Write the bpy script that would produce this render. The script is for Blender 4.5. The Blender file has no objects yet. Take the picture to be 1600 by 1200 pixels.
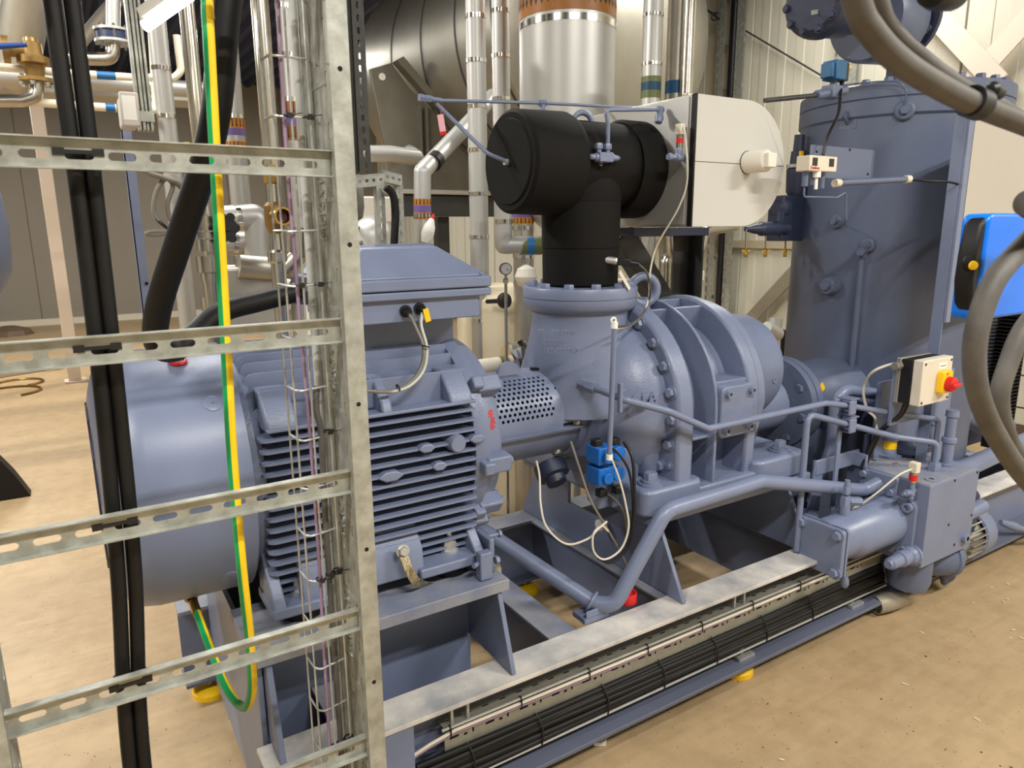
import bpy, bmesh, math, random
from math import pi, cos, sin, radians
from mathutils import Vector as V, Matrix
import numpy as np
random.seed(7)
SC = bpy.context.scene
COL = SC.collection

# ------------------------------------------------------------------ camera
FPX = 1110.0
def _n(v): return v/np.linalg.norm(v)
_up = _n(np.array([-40, 5080, FPX])); _X = np.array([1820, 260, -FPX]); _X = _n(_X-_up*(_X@_up))
ROT = np.stack([_X, np.cross(_up, _X), _up], 0)          # camera axes -> world axes
EYE = np.array([0, 0, 1.6])
cam_data = bpy.data.cameras.new('camera'); cam = bpy.data.objects.new('camera', cam_data); COL.objects.link(cam)
cam_data.sensor_width = 36; cam_data.lens = 36*FPX/1600; cam_data.clip_start = 0.02; cam_data.clip_end = 100
cam.matrix_world = Matrix([[*ROT[0], EYE[0]], [*ROT[1], EYE[1]], [*ROT[2], EYE[2]], [0, 0, 0, 1]])
cam_data.dof.use_dof = True; cam_data.dof.focus_distance = 2.1; cam_data.dof.aperture_fstop = 7
SC.camera = cam
def at(px, py, axis, val):
    """world point of a sight line where it meets the plane axis = val"""
    d = ROT@np.array([px-800, 600-py, -FPX]); i = 'xyz'.index(axis)
    return V(EYE+d*(val-EYE[i])/d[i])

# ------------------------------------------------------------------ light
SC.view_settings.view_transform = 'Standard'; SC.view_settings.look = 'None'
SC.view_settings.gamma = 1; SC.view_settings.use_curve_mapping = False
SC.view_settings.exposure = 0.34
SC.cycles.use_denoising = True
SC.cycles.max_bounces = 8
w = bpy.data.worlds.new('world'); SC.world = w; w.use_nodes = True
w.node_tree.nodes['Background'].inputs[0].default_value = (1.0, .92, .8, 1)
w.node_tree.nodes['Background'].inputs[1].default_value = 0.05
def area(name, loc, rot, sx, sy, watt, col=(1, .965, .90)):
    d = bpy.data.lights.new(name, 'AREA'); d.shape = 'RECTANGLE'; d.size = sx; d.size_y = sy; d.energy = watt; d.color = col
    o = bpy.data.objects.new(name, d); COL.objects.link(o); o.location = loc; o.rotation_euler = rot; return o
# rows of ceiling tube lights
LIGHTS = [(-2.2, .4, 110), (.7, -1.3, 150), (4.3, -1.7, 190), (-2.2, 4.6, 190), (1.0, 4.0, 75), (4.6, 3.4, 70), (-1.5, 9.5, 200), (2.5, 10.5, 130)]
for lx, ly, lw in LIGHTS:
    area('ceiling_tube_light', (lx, ly, 4.12), (0, 0, 0), 1.6, .14, lw)

# ------------------------------------------------------------------ materials
MATS = {}
def srgb(c):
    return tuple(((x/255/12.92) if x/255 <= .04045 else ((x/255+.055)/1.055)**2.4) for x in c)
def mat(name, col, rough=.5, metal=0., var=.0, vscale=6., bump=0., bscale=200., col2=None, emit=None, estr=0, spec=.5, rvar=0., coat=0, stretch=None):
    m = bpy.data.materials.new(name); m.use_nodes = True; nt = m.node_tree; N = nt.nodes; L = nt.links
    b = N['Principled BSDF']; c = srgb(col)
    b.inputs['Base Color'].default_value = (*c, 1); b.inputs['Roughness'].default_value = rough
    b.inputs['Metallic'].default_value = metal; b.inputs['Specular IOR Level'].default_value = spec
    if coat: b.inputs['Coat Weight'].default_value = coat; b.inputs['Coat Roughness'].default_value = .25
    tc = N.new('ShaderNodeTexCoord'); src = tc.outputs['Object']
    if stretch:
        mp = N.new('ShaderNodeMapping'); mp.inputs['Scale'].default_value = stretch; L.new(src, mp.inputs[0]); src = mp.outputs[0]
    if var or col2 or rvar:
        n = N.new('ShaderNodeTexNoise'); n.inputs['Scale'].default_value = vscale; n.inputs['Detail'].default_value = 6; n.inputs['Roughness'].default_value = .62
        L.new(src, n.inputs['Vector'])
        r = N.new('ShaderNodeValToRGB'); c2 = srgb(col2) if col2 else tuple(x*(1-var) for x in c)
        r.color_ramp.elements[0].position = .36; r.color_ramp.elements[1].position = .66
        r.color_ramp.elements[0].color = (*c2, 1); r.color_ramp.elements[1].color = (*(c if col2 else tuple(min(1, x*(1+var*.6)) for x in c)), 1)
        L.new(n.outputs['Fac'], r.inputs[0]); L.new(r.outputs[0], b.inputs['Base Color'])
        if rvar:
            mr = N.new('ShaderNodeMapRange'); mr.inputs['To Min'].default_value = rough-rvar; mr.inputs['To Max'].default_value = rough+rvar
            L.new(n.outputs['Fac'], mr.inputs[0]); L.new(mr.outputs[0], b.inputs['Roughness'])
    if bump:
        n2 = N.new('ShaderNodeTexNoise'); n2.inputs['Scale'].default_value = bscale; n2.inputs['Detail'].default_value = 3
        L.new(src, n2.inputs['Vector'])
        bp = N.new('ShaderNodeBump'); bp.inputs['Strength'].default_value = bump; bp.inputs['Distance'].default_value = .004
        L.new(n2.outputs['Fac'], bp.inputs['Height']); L.new(bp.outputs[0], b.inputs['Normal'])
    if emit:
        b.inputs['Emission Color'].default_value = (*srgb(emit), 1); b.inputs['Emission Strength'].default_value = estr
    MATS[name] = m; return m
mat('paint', (115, 125, 152), .36, 0, .07, 5, .05, 260)               # blue-grey machine enamel
mat('cast_paint', (115, 125, 152), .36, 0, .08, 7, .22, 150)          # same enamel over rough casting
mat('dusty_paint', (166, 167, 171), .6, 0, 0, 6, .06, 200, col2=(226, 220, 211))
mat('dust_film_paint', (112, 120, 142), .55, 0, 0, 5, .06, 200, col2=(148, 149, 155))
mat('grey_paint', (96, 102, 120), .45, 0, .06, 5)
mat('tank_paint', (93, 103, 128), .40, 0, .06, 4, .10, 120)
mat('dark_paint', (46, 53, 76), .45, 0, .1, 5)
mat('galv', (182, 184, 176), .45, .45, .0, 26, .05, 90, col2=(150, 151, 142), rvar=.08)
mat('zinc', (196, 197, 194), .36, .6, .1, 30)
mat('alu', (188, 187, 183), .42, .6, .04, 3, .03, 60)
mat('alu_dull', (190, 186, 176), .42, .85, .1, 3)
mat('duct', (176, 172, 160), .38, .9, .1, 2.2)
mat('stainless', (196, 190, 178), .24, 1., .12, 8)
mat('chrome', (225, 222, 214), .16, 1.)
mat('brass', (196, 158, 84), .3, 1., .1, 20)
mat('bronze', (146, 116, 68), .4, .6, .15, 12)
mat('copper_red', (150, 84, 56), .4, .8)
mat('foam', (20, 19, 18), .75, 0, .2, 3, .15, 60, spec=.18)
mat('foam_edge', (22, 21, 20), .9, 0, .15, 30)
mat('rubber', (19, 18, 18), .5, 0, .2, 10, .05, 60, spec=.3)
mat('black', (20, 20, 22), .45)
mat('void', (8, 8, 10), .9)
mat('grey_cable', (120, 116, 108), .55, 0, .12, 14)
mat('dark_grey_cable', (88, 84, 79), .6, 0, .25, 20)
mat('light_cable', (214, 208, 192), .5)
mat('white', (238, 236, 228), .4)
mat('white_panel', (192, 191, 185), .45, 0, .03, 2, .03, 80)
mat('offwhite', (222, 216, 204), .5)
mat('beige_box', (214, 205, 188), .5)
mat('bright_blue', (0, 112, 230), .32)
mat('sensor_blue', (12, 106, 196), .38)
mat('teal_blue', (22, 84, 128), .42)
mat('navy', (30, 46, 84), .45)
mat('dark_steel', (62, 62, 62), .45, .3, .15, 6)
mat('yellow', (244, 196, 14), .42)
mat('earth_yellow', (240, 200, 20), .42)
mat('earth_green', (10, 150, 84), .42)
mat('red', (208, 28, 30), .4)
mat('band_orange', (196, 128, 36), .42)
mat('band_brown', (152, 96, 30), .42)
mat('band_purple', (112, 92, 158), .42)
mat('band_blue', (34, 104, 160), .42)
mat('cellar_brown', (96, 78, 60), .6, 0, .2)
mat('wallpanel', (203, 200, 184), .55, 0, .03, 1.2)
mat('wallpanel_grey', (134, 127, 115), .6, 0, .04, 1.2)
mat('trim', (206, 196, 178), .55)
mat('post', (222, 206, 190), .5)
mat('pvc', (236, 228, 208), .38)
mat('deck', (36, 48, 82), .5)
mat('tube_glow', (255, 250, 240), .4, emit=(255, 246, 228), estr=14)
mat('clear', (220, 225, 220), .15, 0)
mat('tray_steel', (150, 148, 136), .45, .4, .1, 30)
mat('saddle', (120, 116, 104), .5, .55, .15, 3, .05, 40)
mat('cream', (226, 214, 186), .55, 0, .04, 4)
mat('band_green', (96, 106, 60), .4)
mat('dark_galv', (72, 72, 68), .5, .5, .2, 30)
mat('copper_dark', (70, 26, 18), .6)
mat('lever_blue', (28, 66, 140), .4)
mat('box_grey', (196, 190, 182), .5)
mat('brace_grey', (150, 142, 126), .5, .3, .08, 5)
mat('trim_grey', (176, 166, 142), .55)
mat('cab_beige', (182, 175, 163), .5, 0, .03, 2)
mat('lettering', (30, 30, 32), .6)
mat('red_text', (196, 40, 40), .6)

# ------------------------------------------------------------------ mesh builder
def frame(d):
    d = V(d).normalized(); a = V((0, 0, 1)) if abs(d.z) < .9 else V((1, 0, 0))
    u = a.cross(d).normalized(); return u, d.cross(u)
class B:
    def __init__(s): s.v = []; s.f = []; s.flat = False
    def add(s, vs, fs):
        k = len(s.v); s.v += [tuple(x) for x in vs]; s.f += [tuple(i+k for i in f) for f in fs]; return s
    def box(s, x0, x1, y0, y1, z0, z1):
        return s.add([(x, y, z) for z in (z0, z1) for y in (y0, y1) for x in (x0, x1)],
                     [(0, 2, 3, 1), (4, 5, 7, 6), (0, 1, 5, 4), (2, 6, 7, 3), (0, 4, 6, 2), (1, 3, 7, 5)])
    def bar(s, p0, p1, w, h, up=(0, 0, 1)):
        """rectangular bar from p0 to p1, w across, h along up"""
        p0, p1 = V(p0), V(p1); d = (p1-p0).normalized(); u = V(up); sd = d.cross(u).normalized(); u = sd.cross(d)
        vs = [p+sd*a*w/2+u*b*h/2 for p in (p0, p1) for a, b in ((-1, -1), (1, -1), (1, 1), (-1, 1))]
        return s.add(vs, [(0, 1, 2, 3), (7, 6, 5, 4), (0, 4, 5, 1), (1, 5, 6, 2), (2, 6, 7, 3), (3, 7, 4, 0)])
    def prism(s, poly, axis, a, b):
        """2-D outline pulled along an axis; outline coordinates are the two other axes in xyz order"""
        n = len(poly)
        def mk(p, t): return {'x': (t, p[0], p[1]), 'y': (p[0], t, p[1]), 'z': (p[0], p[1], t)}[axis]
        vs = [mk(p, a) for p in poly]+[mk(p, b) for p in poly]
        return s.add(vs, [tuple(range(n)), tuple(range(2*n-1, n-1, -1))]+[(i, i+n, (i+1) % n+n, (i+1) % n) for i in range(n)])
    def lathe(s, o, d, prof, n=32, caps=True, a0=0, a1=2*pi):
        """prof: list of (distance along d, radius)"""
        o = V(o); d = V(d).normalized(); u, w_ = frame(d); full = abs(a1-a0-2*pi) < 1e-6; m = n if full else n+1
        vs = []
        for t, r in prof:
            for i in range(m):
                a = a0+(a1-a0)*i/n; vs.append(o+d*t+(u*cos(a)+w_*sin(a))*r)
        fs = []
        for j in range(len(prof)-1):
            for i in range(n):
                i2 = (i+1) % m if full else i+1
                fs.append((j*m+i, j*m+i2, (j+1)*m+i2, (j+1)*m+i))
        if caps and full:
            fs.append(tuple(range(m-1, -1, -1))); fs.append(tuple(range((len(prof)-1)*m, len(prof)*m)))
        return s.add(vs, fs)
    def cyl(s, p0, p1, r, r2=None, n=20):
        p0, p1 = V(p0), V(p1); L = (p1-p0).length
        return s.lathe(p0, p1-p0, [(0, r), (L, r if r2 is None else r2)], n)
    def pipe(s, p0, p1, r, t=.003, n=24):
        """open hollow cylinder"""
        p0, p1 = V(p0), V(p1); L = (p1-p0).length
        return s.lathe(p0, p1-p0, [(0, r-t), (0, r), (L, r), (L, r-t), (0, r-t)], n, caps=False)
    def tube(s, pts, r, n=10, bend=0, seg=5, caps=True):
        pts = [V(p) for p in pts]
        if bend:
            q = [pts[0]]
            for a, b, c in zip(pts, pts[1:], pts[2:]):
                d1 = (a-b); d2 = (c-b); ang = d1.angle(d2); 
                if abs(pi-ang) < .02: q.append(b); continue
                t = min(bend/math.tan(ang/2), d1.length*.49, d2.length*.49)
                A = b+d1.normalized()*t; Cc = b+d2.normalized()*t
                for k in range(seg+1):
                    f = k/seg; q.append(A*(1-f)**2+b*2*f*(1-f)+Cc*f*f)
            q.append(pts[-1]); pts = q
        rr = r if hasattr(r, '__len__') else [r]*len(pts)
        t0 = (pts[1]-pts[0]).normalized(); u, w_ = frame(t0); vs = []
        for i, p in enumerate(pts):
            t = (pts[min(i+1, len(pts)-1)]-pts[max(i-1, 0)]).normalized()
            u = (u-t*u.dot(t)).normalized(); w_ = t.cross(u)
            vs += [p+(u*cos(2*pi*k/n)+w_*sin(2*pi*k/n))*rr[i] for k in range(n)]
        fs = [(j*n+i, j*n+(i+1) % n, (j+1)*n+(i+1) % n, (j+1)*n+i) for j in range(len(pts)-1) for i in range(n)]
        if caps: fs += [tuple(range(n-1, -1, -1)), tuple(range((len(pts)-1)*n, len(pts)*n))]
        return s.add(vs, fs)
    def torus(s, c, d, R, r, n=24, m=10, a0=0, a1=2*pi):
        c = V(c); d = V(d).normalized(); u, w_ = frame(d); k = n if abs(a1-a0-2*pi) < 1e-6 else n+1
        pts = [c+(u*cos(a0+(a1-a0)*i/n)+w_*sin(a0+(a1-a0)*i/n))*R for i in range(n+1)]
        return s.tube(pts, r, m, caps=k != n)
    def hexa(s, p0, d, r, h, cham=True):
        return s.lathe(p0, d, [(0, r), (h*.8, r), (h, r*.86)], 6)
    def plate_holes(s, o, u, w_, nrm, W, H, t, slots):
        """flat plate W x H (axes u,w from corner o), thickness t along nrm, with rounded-ish slots (cx,cy,hw,hh) that do not overlap in u"""
        o, u, w_, nrm = V(o), V(u), V(w_), V(nrm)
        slots = sorted(slots); s.flat = True
        def P(a, b, k): return o+u*a+w_*b+nrm*(t if k else 0)
        def quad(a0, b0, a1, b1):
            for k in (0, 1): 
                f = [(a0, b0), (a1, b0), (a1, b1), (a0, b1)]
                if k == 0: f = f[::-1]
                s.add([P(*q, k) for q in f], [(0, 1, 2, 3)])
        x = 0
        for cx, cy, hw, hh in slots:
            if cx-hw > x: quad(x, 0, cx-hw, H)
            quad(cx-hw, 0, cx+hw, cy-hh); quad(cx-hw, cy+hh, cx+hw, H)
            # rounded ends and inner walls
            r = min(hw, hh); ring = []
            K = 4
            for (sx, sy, a0) in ((1, 1, 0), (-1, 1, pi/2), (-1, -1, pi), (1, -1, 3*pi/2)):
                ccx = cx+sx*(hw-r); ccy = cy+sy*(hh-r); cor = (cx+sx*hw, cy+sy*hh)
                arc = [(ccx+r*cos(a0+pi/2*i/K), ccy+r*sin(a0+pi/2*i/K)) for i in range(K+1)]
                ring += arc
                for i in range(K):
                    for k in (0, 1):
                        tri = [cor, arc[i+1], arc[i]] if k else [cor, arc[i], arc[i+1]]
                        s.add([P(*q, k) for q in tri], [(0, 1, 2)])
            n = len(ring)
            s.add([P(*q, 0) for q in ring]+[P(*q, 1) for q in ring], [(i, (i+1) % n, (i+1) % n+n, i+n) for i in range(n)])
            x = cx+hw
        if W > x: quad(x, 0, W, H)
        for (a, b, c, d) in (((0, 0), (W, 0), 0, 0), ((W, 0), (W, H), 0, 0), ((W, H), (0, H), 0, 0), ((0, H), (0, 0), 0, 0)):
            s.add([P(*a, 0), P(*b, 0), P(*b, 1), P(*a, 1)], [(0, 1, 2, 3)])
        return s
    def mesh(s, name, smooth=38):
        me = bpy.data.meshes.new(name); me.from_pydata(s.v, [], s.f); me.update()
        bm = bmesh.new(); bm.from_mesh(me); bmesh.ops.remove_doubles(bm, verts=bm.verts, dist=1e-5)
        bmesh.ops.recalc_face_normals(bm, faces=bm.faces) if not s.flat else None; bm.to_mesh(me); bm.free()
        if smooth and not s.flat:
            me.shade_smooth(); me.set_sharp_from_angle(angle=radians(smooth))
        return me
WM = {}
def _link(o, parent, Wm):
    COL.objects.link(o); WM[o.name] = Wm
    if parent is not None:
        o.parent = parent; o.matrix_basis = WM[parent.name].inverted()@Wm
    else: o.matrix_basis = Wm
    return o
def tag(o, label=None, cat=None, group=None, kind=None):
    if label: o['label'] = label
    if cat: o['category'] = cat
    if group: o['group'] = group
    if kind: o['kind'] = kind
    return o
def thing(name, loc, label, cat, group=None):
    o = bpy.data.objects.new(name, None); o.empty_display_size = .05
    _link(o, None, Matrix.Translation(V(loc))); return tag(o, label, cat, group)
def obj(name, b, m, parent=None, bevel=0, smooth=38, label=None, cat=None, group=None, kind=None, seg=2):
    vs = np.array(b.v); c = (vs.min(0)+vs.max(0))/2
    if parent is None: c[2] = vs.min(0)[2]
    bb = B(); bb.v = [tuple(x) for x in vs-c]; bb.f = b.f; bb.flat = b.flat
    me = bb.mesh(name, smooth); me.materials.append(MATS[m]); o = bpy.data.objects.new(name, me)
    _link(o, parent, Matrix.Translation(V(c)))
    if bevel:
        md = o.modifiers.new('bevel', 'BEVEL'); md.width = bevel; md.segments = seg; md.limit_method = 'ANGLE'; md.angle_limit = radians(40); md.harden_normals = False
    return tag(o, label, cat, group, kind)
def piece(name, me, parent, loc, d=(0, 0, 1), spin=0, label=None, cat=None, group=None):
    """another object on shared mesh data; the mesh's z axis is turned to d"""
    o = bpy.data.objects.new(name, me)
    q = V((0, 0, 1)).rotation_difference(V(d).normalized()).to_matrix().to_4x4()
    _link(o, parent, Matrix.Translation(V(loc))@q@Matrix.Rotation(spin, 4, 'Z')); return tag(o, label, cat, group)
def shared(name, b, m, smooth=38):
    me = b.mesh(name, smooth); me.materials.append(MATS[m]); return me
def spline(pts, k=8):
    pts = [V(p) for p in pts]; out = []; P = [pts[0]*2-pts[1]]+pts+[pts[-1]*2-pts[-2]]
    for i in range(1, len(P)-2):
        a, b, c, d = P[i-1:i+3]
        for j in range(k):
            t = j/k; out.append(.5*((2*b)+(c-a)*t+(2*a-5*b+4*c-d)*t*t+(3*b-a-3*c+d)*t**3))
    out.append(pts[-1]); return out
def arc(cx, cy, r, a0, a1, n): return [(cx+r*cos(a0+(a1-a0)*i/n), cy+r*sin(a0+(a1-a0)*i/n)) for i in range(n+1)]
def rrect(x0, x1, y0, y1, r, n=5):
    return arc(x1-r, y1-r, r, 0, pi/2, n)+arc(x0+r, y1-r, r, pi/2, pi, n)+arc(x0+r, y0+r, r, pi, 1.5*pi, n)+arc(x1-r, y0+r, r, 1.5*pi, 2*pi, n)
_font = {}
def text(name, s, size, o, u, w_, m, parent, depth=.0006, label=None):
    """flat lettering lying on a surface: origin o, reading direction u, letter-up w"""
    cu = bpy.data.curves.new(name, 'FONT'); cu.body = s; cu.size = size; cu.extrude = depth; cu.resolution_u = 2
    tmp = bpy.data.objects.new(name, cu); COL.objects.link(tmp); bpy.context.view_layer.update()
    me = bpy.data.meshes.new_from_object(tmp.evaluated_get(bpy.context.evaluated_depsgraph_get()))
    bpy.data.objects.remove(tmp); me.materials.clear(); me.materials.append(MATS[m]); ob = bpy.data.objects.new(name, me)
    u = V(u).normalized(); w_ = V(w_).normalized(); n = u.cross(w_)
    Mx = Matrix([[u.x, w_.x, n.x, o[0]], [u.y, w_.y, n.y, o[1]], [u.z, w_.z, n.z, o[2]], [0, 0, 0, 1]])
    _link(ob, parent, Mx); return tag(ob, label)
hexbolt = {}
def bolt(parent, loc, d, r=.012, h=.012, m='paint', name='bolt', washer=True):
    k = (r, h, m, washer)
    if k not in hexbolt:
        b = B()
        if washer: b.cyl((0, 0, -.001), (0, 0, .003), r*1.35, n=16)
        b.hexa((0, 0, .002 if washer else -.001), (0, 0, 1), r, h); hexbolt[k] = shared('bolt', b, m)
    return piece(name, hexbolt[k], parent, loc, d, spin=random.random()*2)
sock = {}
def socket(parent, loc, d, r=.011, h=.014, m='paint', name='socket_screw'):
    k = (r, h, m)
    if k not in sock:
        b = B(); b.lathe((0, 0, -.001), (0, 0, 1), [(0, r), (h, r), (h, r*.55), (h*.4, r*.5)], 16, caps=True); sock[k] = shared('socket_screw', b, m)
    return piece(name, sock[k], parent, loc, d)
tie = {}
def mpp(p):
    "metres per picture pixel at a point"
    return float(-(ROT.T@(np.array(p)-EYE))[2])/FPX
AY, AZ = 2.03, .967        # machine shaft line
# ================================================================== setting
b = B().box(-7, 6.1, -5.1, 15.1, -.1, 0)
mat('floor', (214, 184, 140), .42, 0, 0, 1.1, .03, 30)
def floor_material():
    m = MATS['floor']; nt = m.node_tree; N = nt.nodes; L = nt.links; bs = N['Principled BSDF']
    tc = N.new('ShaderNodeTexCoord')
    def noise(sc, det, st=None):
        n = N.new('ShaderNodeTexNoise'); n.inputs['Scale'].default_value = sc; n.inputs['Detail'].default_value = det
        if st:
            mp = N.new('ShaderNodeMapping'); mp.inputs['Scale'].default_value = st; L.new(tc.outputs['Object'], mp.inputs[0]); L.new(mp.outputs[0], n.inputs['Vector'])
        else: L.new(tc.outputs['Object'], n.inputs['Vector'])
        return n.outputs['Fac']
    def ramp(src, p0, c0, p1, c1):
        r = N.new('ShaderNodeValToRGB'); e = r.color_ramp.elements; e[0].position = p0; e[1].position = p1; e[0].color = (*srgb(c0), 1); e[1].color = (*srgb(c1), 1); L.new(src, r.inputs[0]); return r.outputs[0]
    def mul(a, b2, f=1):
        x = N.new('ShaderNodeMix'); x.data_type = 'RGBA'; x.blend_type = 'MULTIPLY'; x.inputs[0].default_value = f; L.new(a, x.inputs[6]); L.new(b2, x.inputs[7]); return x.outputs[2]
    c = ramp(noise(.9, 5), .35, (165, 141, 107), .65, (175, 151, 116))
    c = mul(c, ramp(noise(14, 6), .3, (240, 238, 234), .6, (255, 255, 255)))
    c = mul(c, ramp(noise(5, 4, (1, 7, 1)), .3, (247, 245, 242), .55, (255, 255, 255)))
    c = mul(c, ramp(noise(95, 2), .24, (120, 104, 86), .30, (255, 255, 255)))
    L.new(c, bs.inputs['Base Color'])
    r = N.new('ShaderNodeMapRange'); r.inputs['To Min'].default_value = .42; r.inputs['To Max'].default_value = .6; L.new(noise(3, 5), r.inputs[0]); L.new(r.outputs[0], bs.inputs['Roughness'])
floor_material()
obj('floor', b, 'floor', kind='structure', label='beige sealed concrete floor of the plant room')
# right wall: sandwich panels, each a board with pressed ribs and a joint
wr = obj('wall_right', B().box(6.02, 6.12, -5, 15.1, 0, 4.45), 'wallpanel', kind='structure', label='cream ribbed metal panel wall behind the machine')
pb = B()
PW = 1.0
ribs = [0, .006, .49, .5]
prof = []
for k in range(5): prof += [(k*.2+.0, 0), (k*.2+.006, -.007), (k*.2+.094, -.007), (k*.2+.1, 0)]
prof = [(0, .03)]+[(y+.004 if i == 0 else y, x) for i, (y, x) in enumerate(prof)]+[(.99, 0), (.99, .03)]
pb.prism([(x, y) for y, x in prof], 'z', 0.13, 4.4)
pm = shared('wall_panel', pb, 'wallpanel', 0)
for k in range(20):
    piece('wall_panel', pm, wr, (5.99, -4.9+k*PW, 0))
obj('baseboard_right', B().box(5.975, 6.02, -5, 15.1, 0, .13), 'cellar_brown', kind='structure')
wb = obj('wall_back', B().box(-7, 6.1, 15.0, 15.1, 0, 4.45), 'wallpanel_grey', kind='structure', label='grey brown panel wall at the far end')
bpn = shared('wall_panel', B().box(.006, 1.094, -.03, 0, .11, 4.4), 'wallpanel_grey')
for k in range(12): piece('wall_panel', bpn, wb, (-7+k*1.1, 15.0, 0))
obj('baseboard_back', B().box(-7, 6, 14.93, 14.97, 0, .11), 'trim', kind='structure')
obj('wall_left', B().box(-7.1, -7, -5, 15.1, 0, 4.45), 'wallpanel', kind='structure')
obj('wall_front', B().box(-7, 6.1, -5.1, -5, 0, 4.45), 'wallpanel', kind='structure')
# trapezoid roof deck
b = B(); poly = []
for k in range(60):
    y = -7+k*.22; poly += [(y, 4.35), (y+.05, 4.28), (y+.11, 4.28), (y+.16, 4.35)]
poly += [(6.2, 4.35), (6.2, 4.5), (-7, 4.5)]
b.prism(poly, 'y', -5, 15.1)
obj('ceiling', b, 'deck', kind='structure', smooth=0)

# ================================================================== skid
X0, X1 = .265, 4.35
sk = thing('machine_skid', (X0, 1.515, 0), 'blue grey welded steel skid carrying the motor and compressor', 'machine base')
def ibeam(name, p0, p1, y0, y1, z0, z1, m='paint', t=.014, web=None):
    yc = (y0+y1)/2 if web is None else web
    b = B().box(p0, p1, y0, y1, z1-t, z1); o = obj(name, b, m, sk, .002)
    obj('web', B().box(p0+.002, p1-.002, yc-.006, yc+.006, z0+t, z1-t), 'dark_paint' if m == 'x' else 'paint', o)
    obj('bottom_flange', B().box(p0, p1, y0-(.042 if y0 < 2 else 0), y1, z0, z0+t), 'grey_paint', o, .002)
    return o
ibeam('side_beam', X0, X1, 1.512, 1.632, .06, .35, 'dusty_paint', web=1.60)
ibeam('side_beam', .19, X1, 2.43, 2.55, .06, .35, 'dust_film_paint')
# cross beams
for x in (.5, 1.2, 1.66, 2.42, 3.2, 4.2):
    b = B().box(x-.05, x+.05, 1.632, 2.43, .338, .349); o = obj('cross_beam', b, 'dust_film_paint', sk, .002)
    obj('web', B().box(x-.006, x+.006, 1.606, 2.484, .076, .338), 'paint', o)
# end plate and motor pedestal
obj('end_plate', B().box(.283, .297, 1.64, 2.42, .062, .575), 'paint', sk, .002)
obj('pedestal_top', B().box(.27, .985, 1.60, 1.86, .58, .615), 'dust_film_paint', sk, .003)
obj('pedestal_top', B().box(.27, .985, 2.2, 2.46, .58, .615), 'dust_film_paint', sk, .003)
obj('pedestal_web', B().box(.32, .95, 1.80, 1.815, .07, .58), 'paint', sk)
obj('front_plate', B().box(X0, .635, 1.516, 1.528, .074, .336), 'paint', sk, .001)
obj('pedestal_web', B().box(.32, .95, 2.25, 2.265, .35, .58), 'paint', sk)
for x in (.95, .30):
    b = B().prism([(1.612, .58), (1.535, .352), (1.80, .352), (1.80, .58)], 'x', x, x+.015); obj('gusset', b, 'paint', sk, .002)
    b = B().prism([(2.45, .58), (2.53, .352), (2.265, .352), (2.265, .58)], 'x', x, x+.015); obj('gusset', b, 'paint', sk, .002)
obj('end_plate', B().box(.955, .967, 1.815, 2.25, .2, .58), 'paint', sk)
# compressor support frames: slanted end plates, a top slab
for x in (1.645, 2.33):
    b = B().prism([(1.555, .352), (1.70, .625), (1.84, .625), (1.84, .50), (2.21, .50), (2.21, .625), (2.42, .625), (2.56, .352)], 'x', x, x+.016); obj('support_plate', b, 'paint', sk, .002)
obj('support_top', B().box(1.56, 2.40, 1.63, 1.83, .625, .655), 'paint', sk, .004)
obj('support_top', B().box(1.56, 2.40, 2.22, 2.42, .625, .655), 'paint', sk, .004)
# levelling feet (yellow caps) under the skid
def foot(x, y, label):
    t = thing('levelling_foot', (x, y, 0), label, 'machine foot', 'yellow levelling feet')
    obj('pad', B().lathe((x, y, 0), (0, 0, 1), [(0, .062), (.018, .062), (.03, .045), (.034, .02)], 28), 'yellow', t)
    obj('stud', B().cyl((x, y, .03), (x, y, .06), .012, n=12), 'zinc', t)
foot(.27, 2.47, 'yellow levelling foot under the far beam end below the motor')
foot(1.93, 1.55, 'yellow levelling foot under the front beam near the cable tray')
foot(1.6, 2.47, 'yellow levelling foot on the floor under the far beam behind the compressor')

# ================================================================== motor
mo = thing('electric_motor', (.6, AY, .64), 'large blue grey finned electric motor behind the cable ladder', 'motor')
# fan cowl: rolled sheet with a domed back and a slotted grille face
def ring(x, r): return (x, r)
cow = [(.012, .0), (.012, .22), (.016, .24), (.026, .278), (.045, .307), (.075, .328), (.11, .335), (.33, .337), (.333, .33), (.30, .328)]
fc = obj('fan_cowl', B().lathe((0, AY, AZ), (1, 0, 0), cow, 72, caps=False), 'paint', mo, smooth=50)
for k in range(12):
    a = 2*pi*k/12
    g = B()
    for r in np.arange(.08, .215, .022):
        a1 = a+.06; a2 = a+2*pi/12-.06
        pts = [(.009, AY+r*cos(t), AZ+r*sin(t)) for t in np.linspace(a1, a2, 6)]
        g.tube(pts, .0022, 6)
    obj('grille_slots', g, 'dark_paint', fc)
for z, y in ((.745, 1.805),):
    pass
def radial(x, a, r): return V((x, AY-r*cos(a), AZ+r*sin(a)))
dsc = shared('cowl_cap', B().lathe((0, 0, -.003), (0, 0, 1), [(0, .021), (.005, .021), (.0062, .018), (.0062, .003), (.004, .002)], 24), 'paint')
for a in (-.69, .75, 2.4, 3.9):
    d = V((0, -cos(a), sin(a))); piece('cowl_cap', dsc, mo, radial(.267, a, .336), d)
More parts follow.
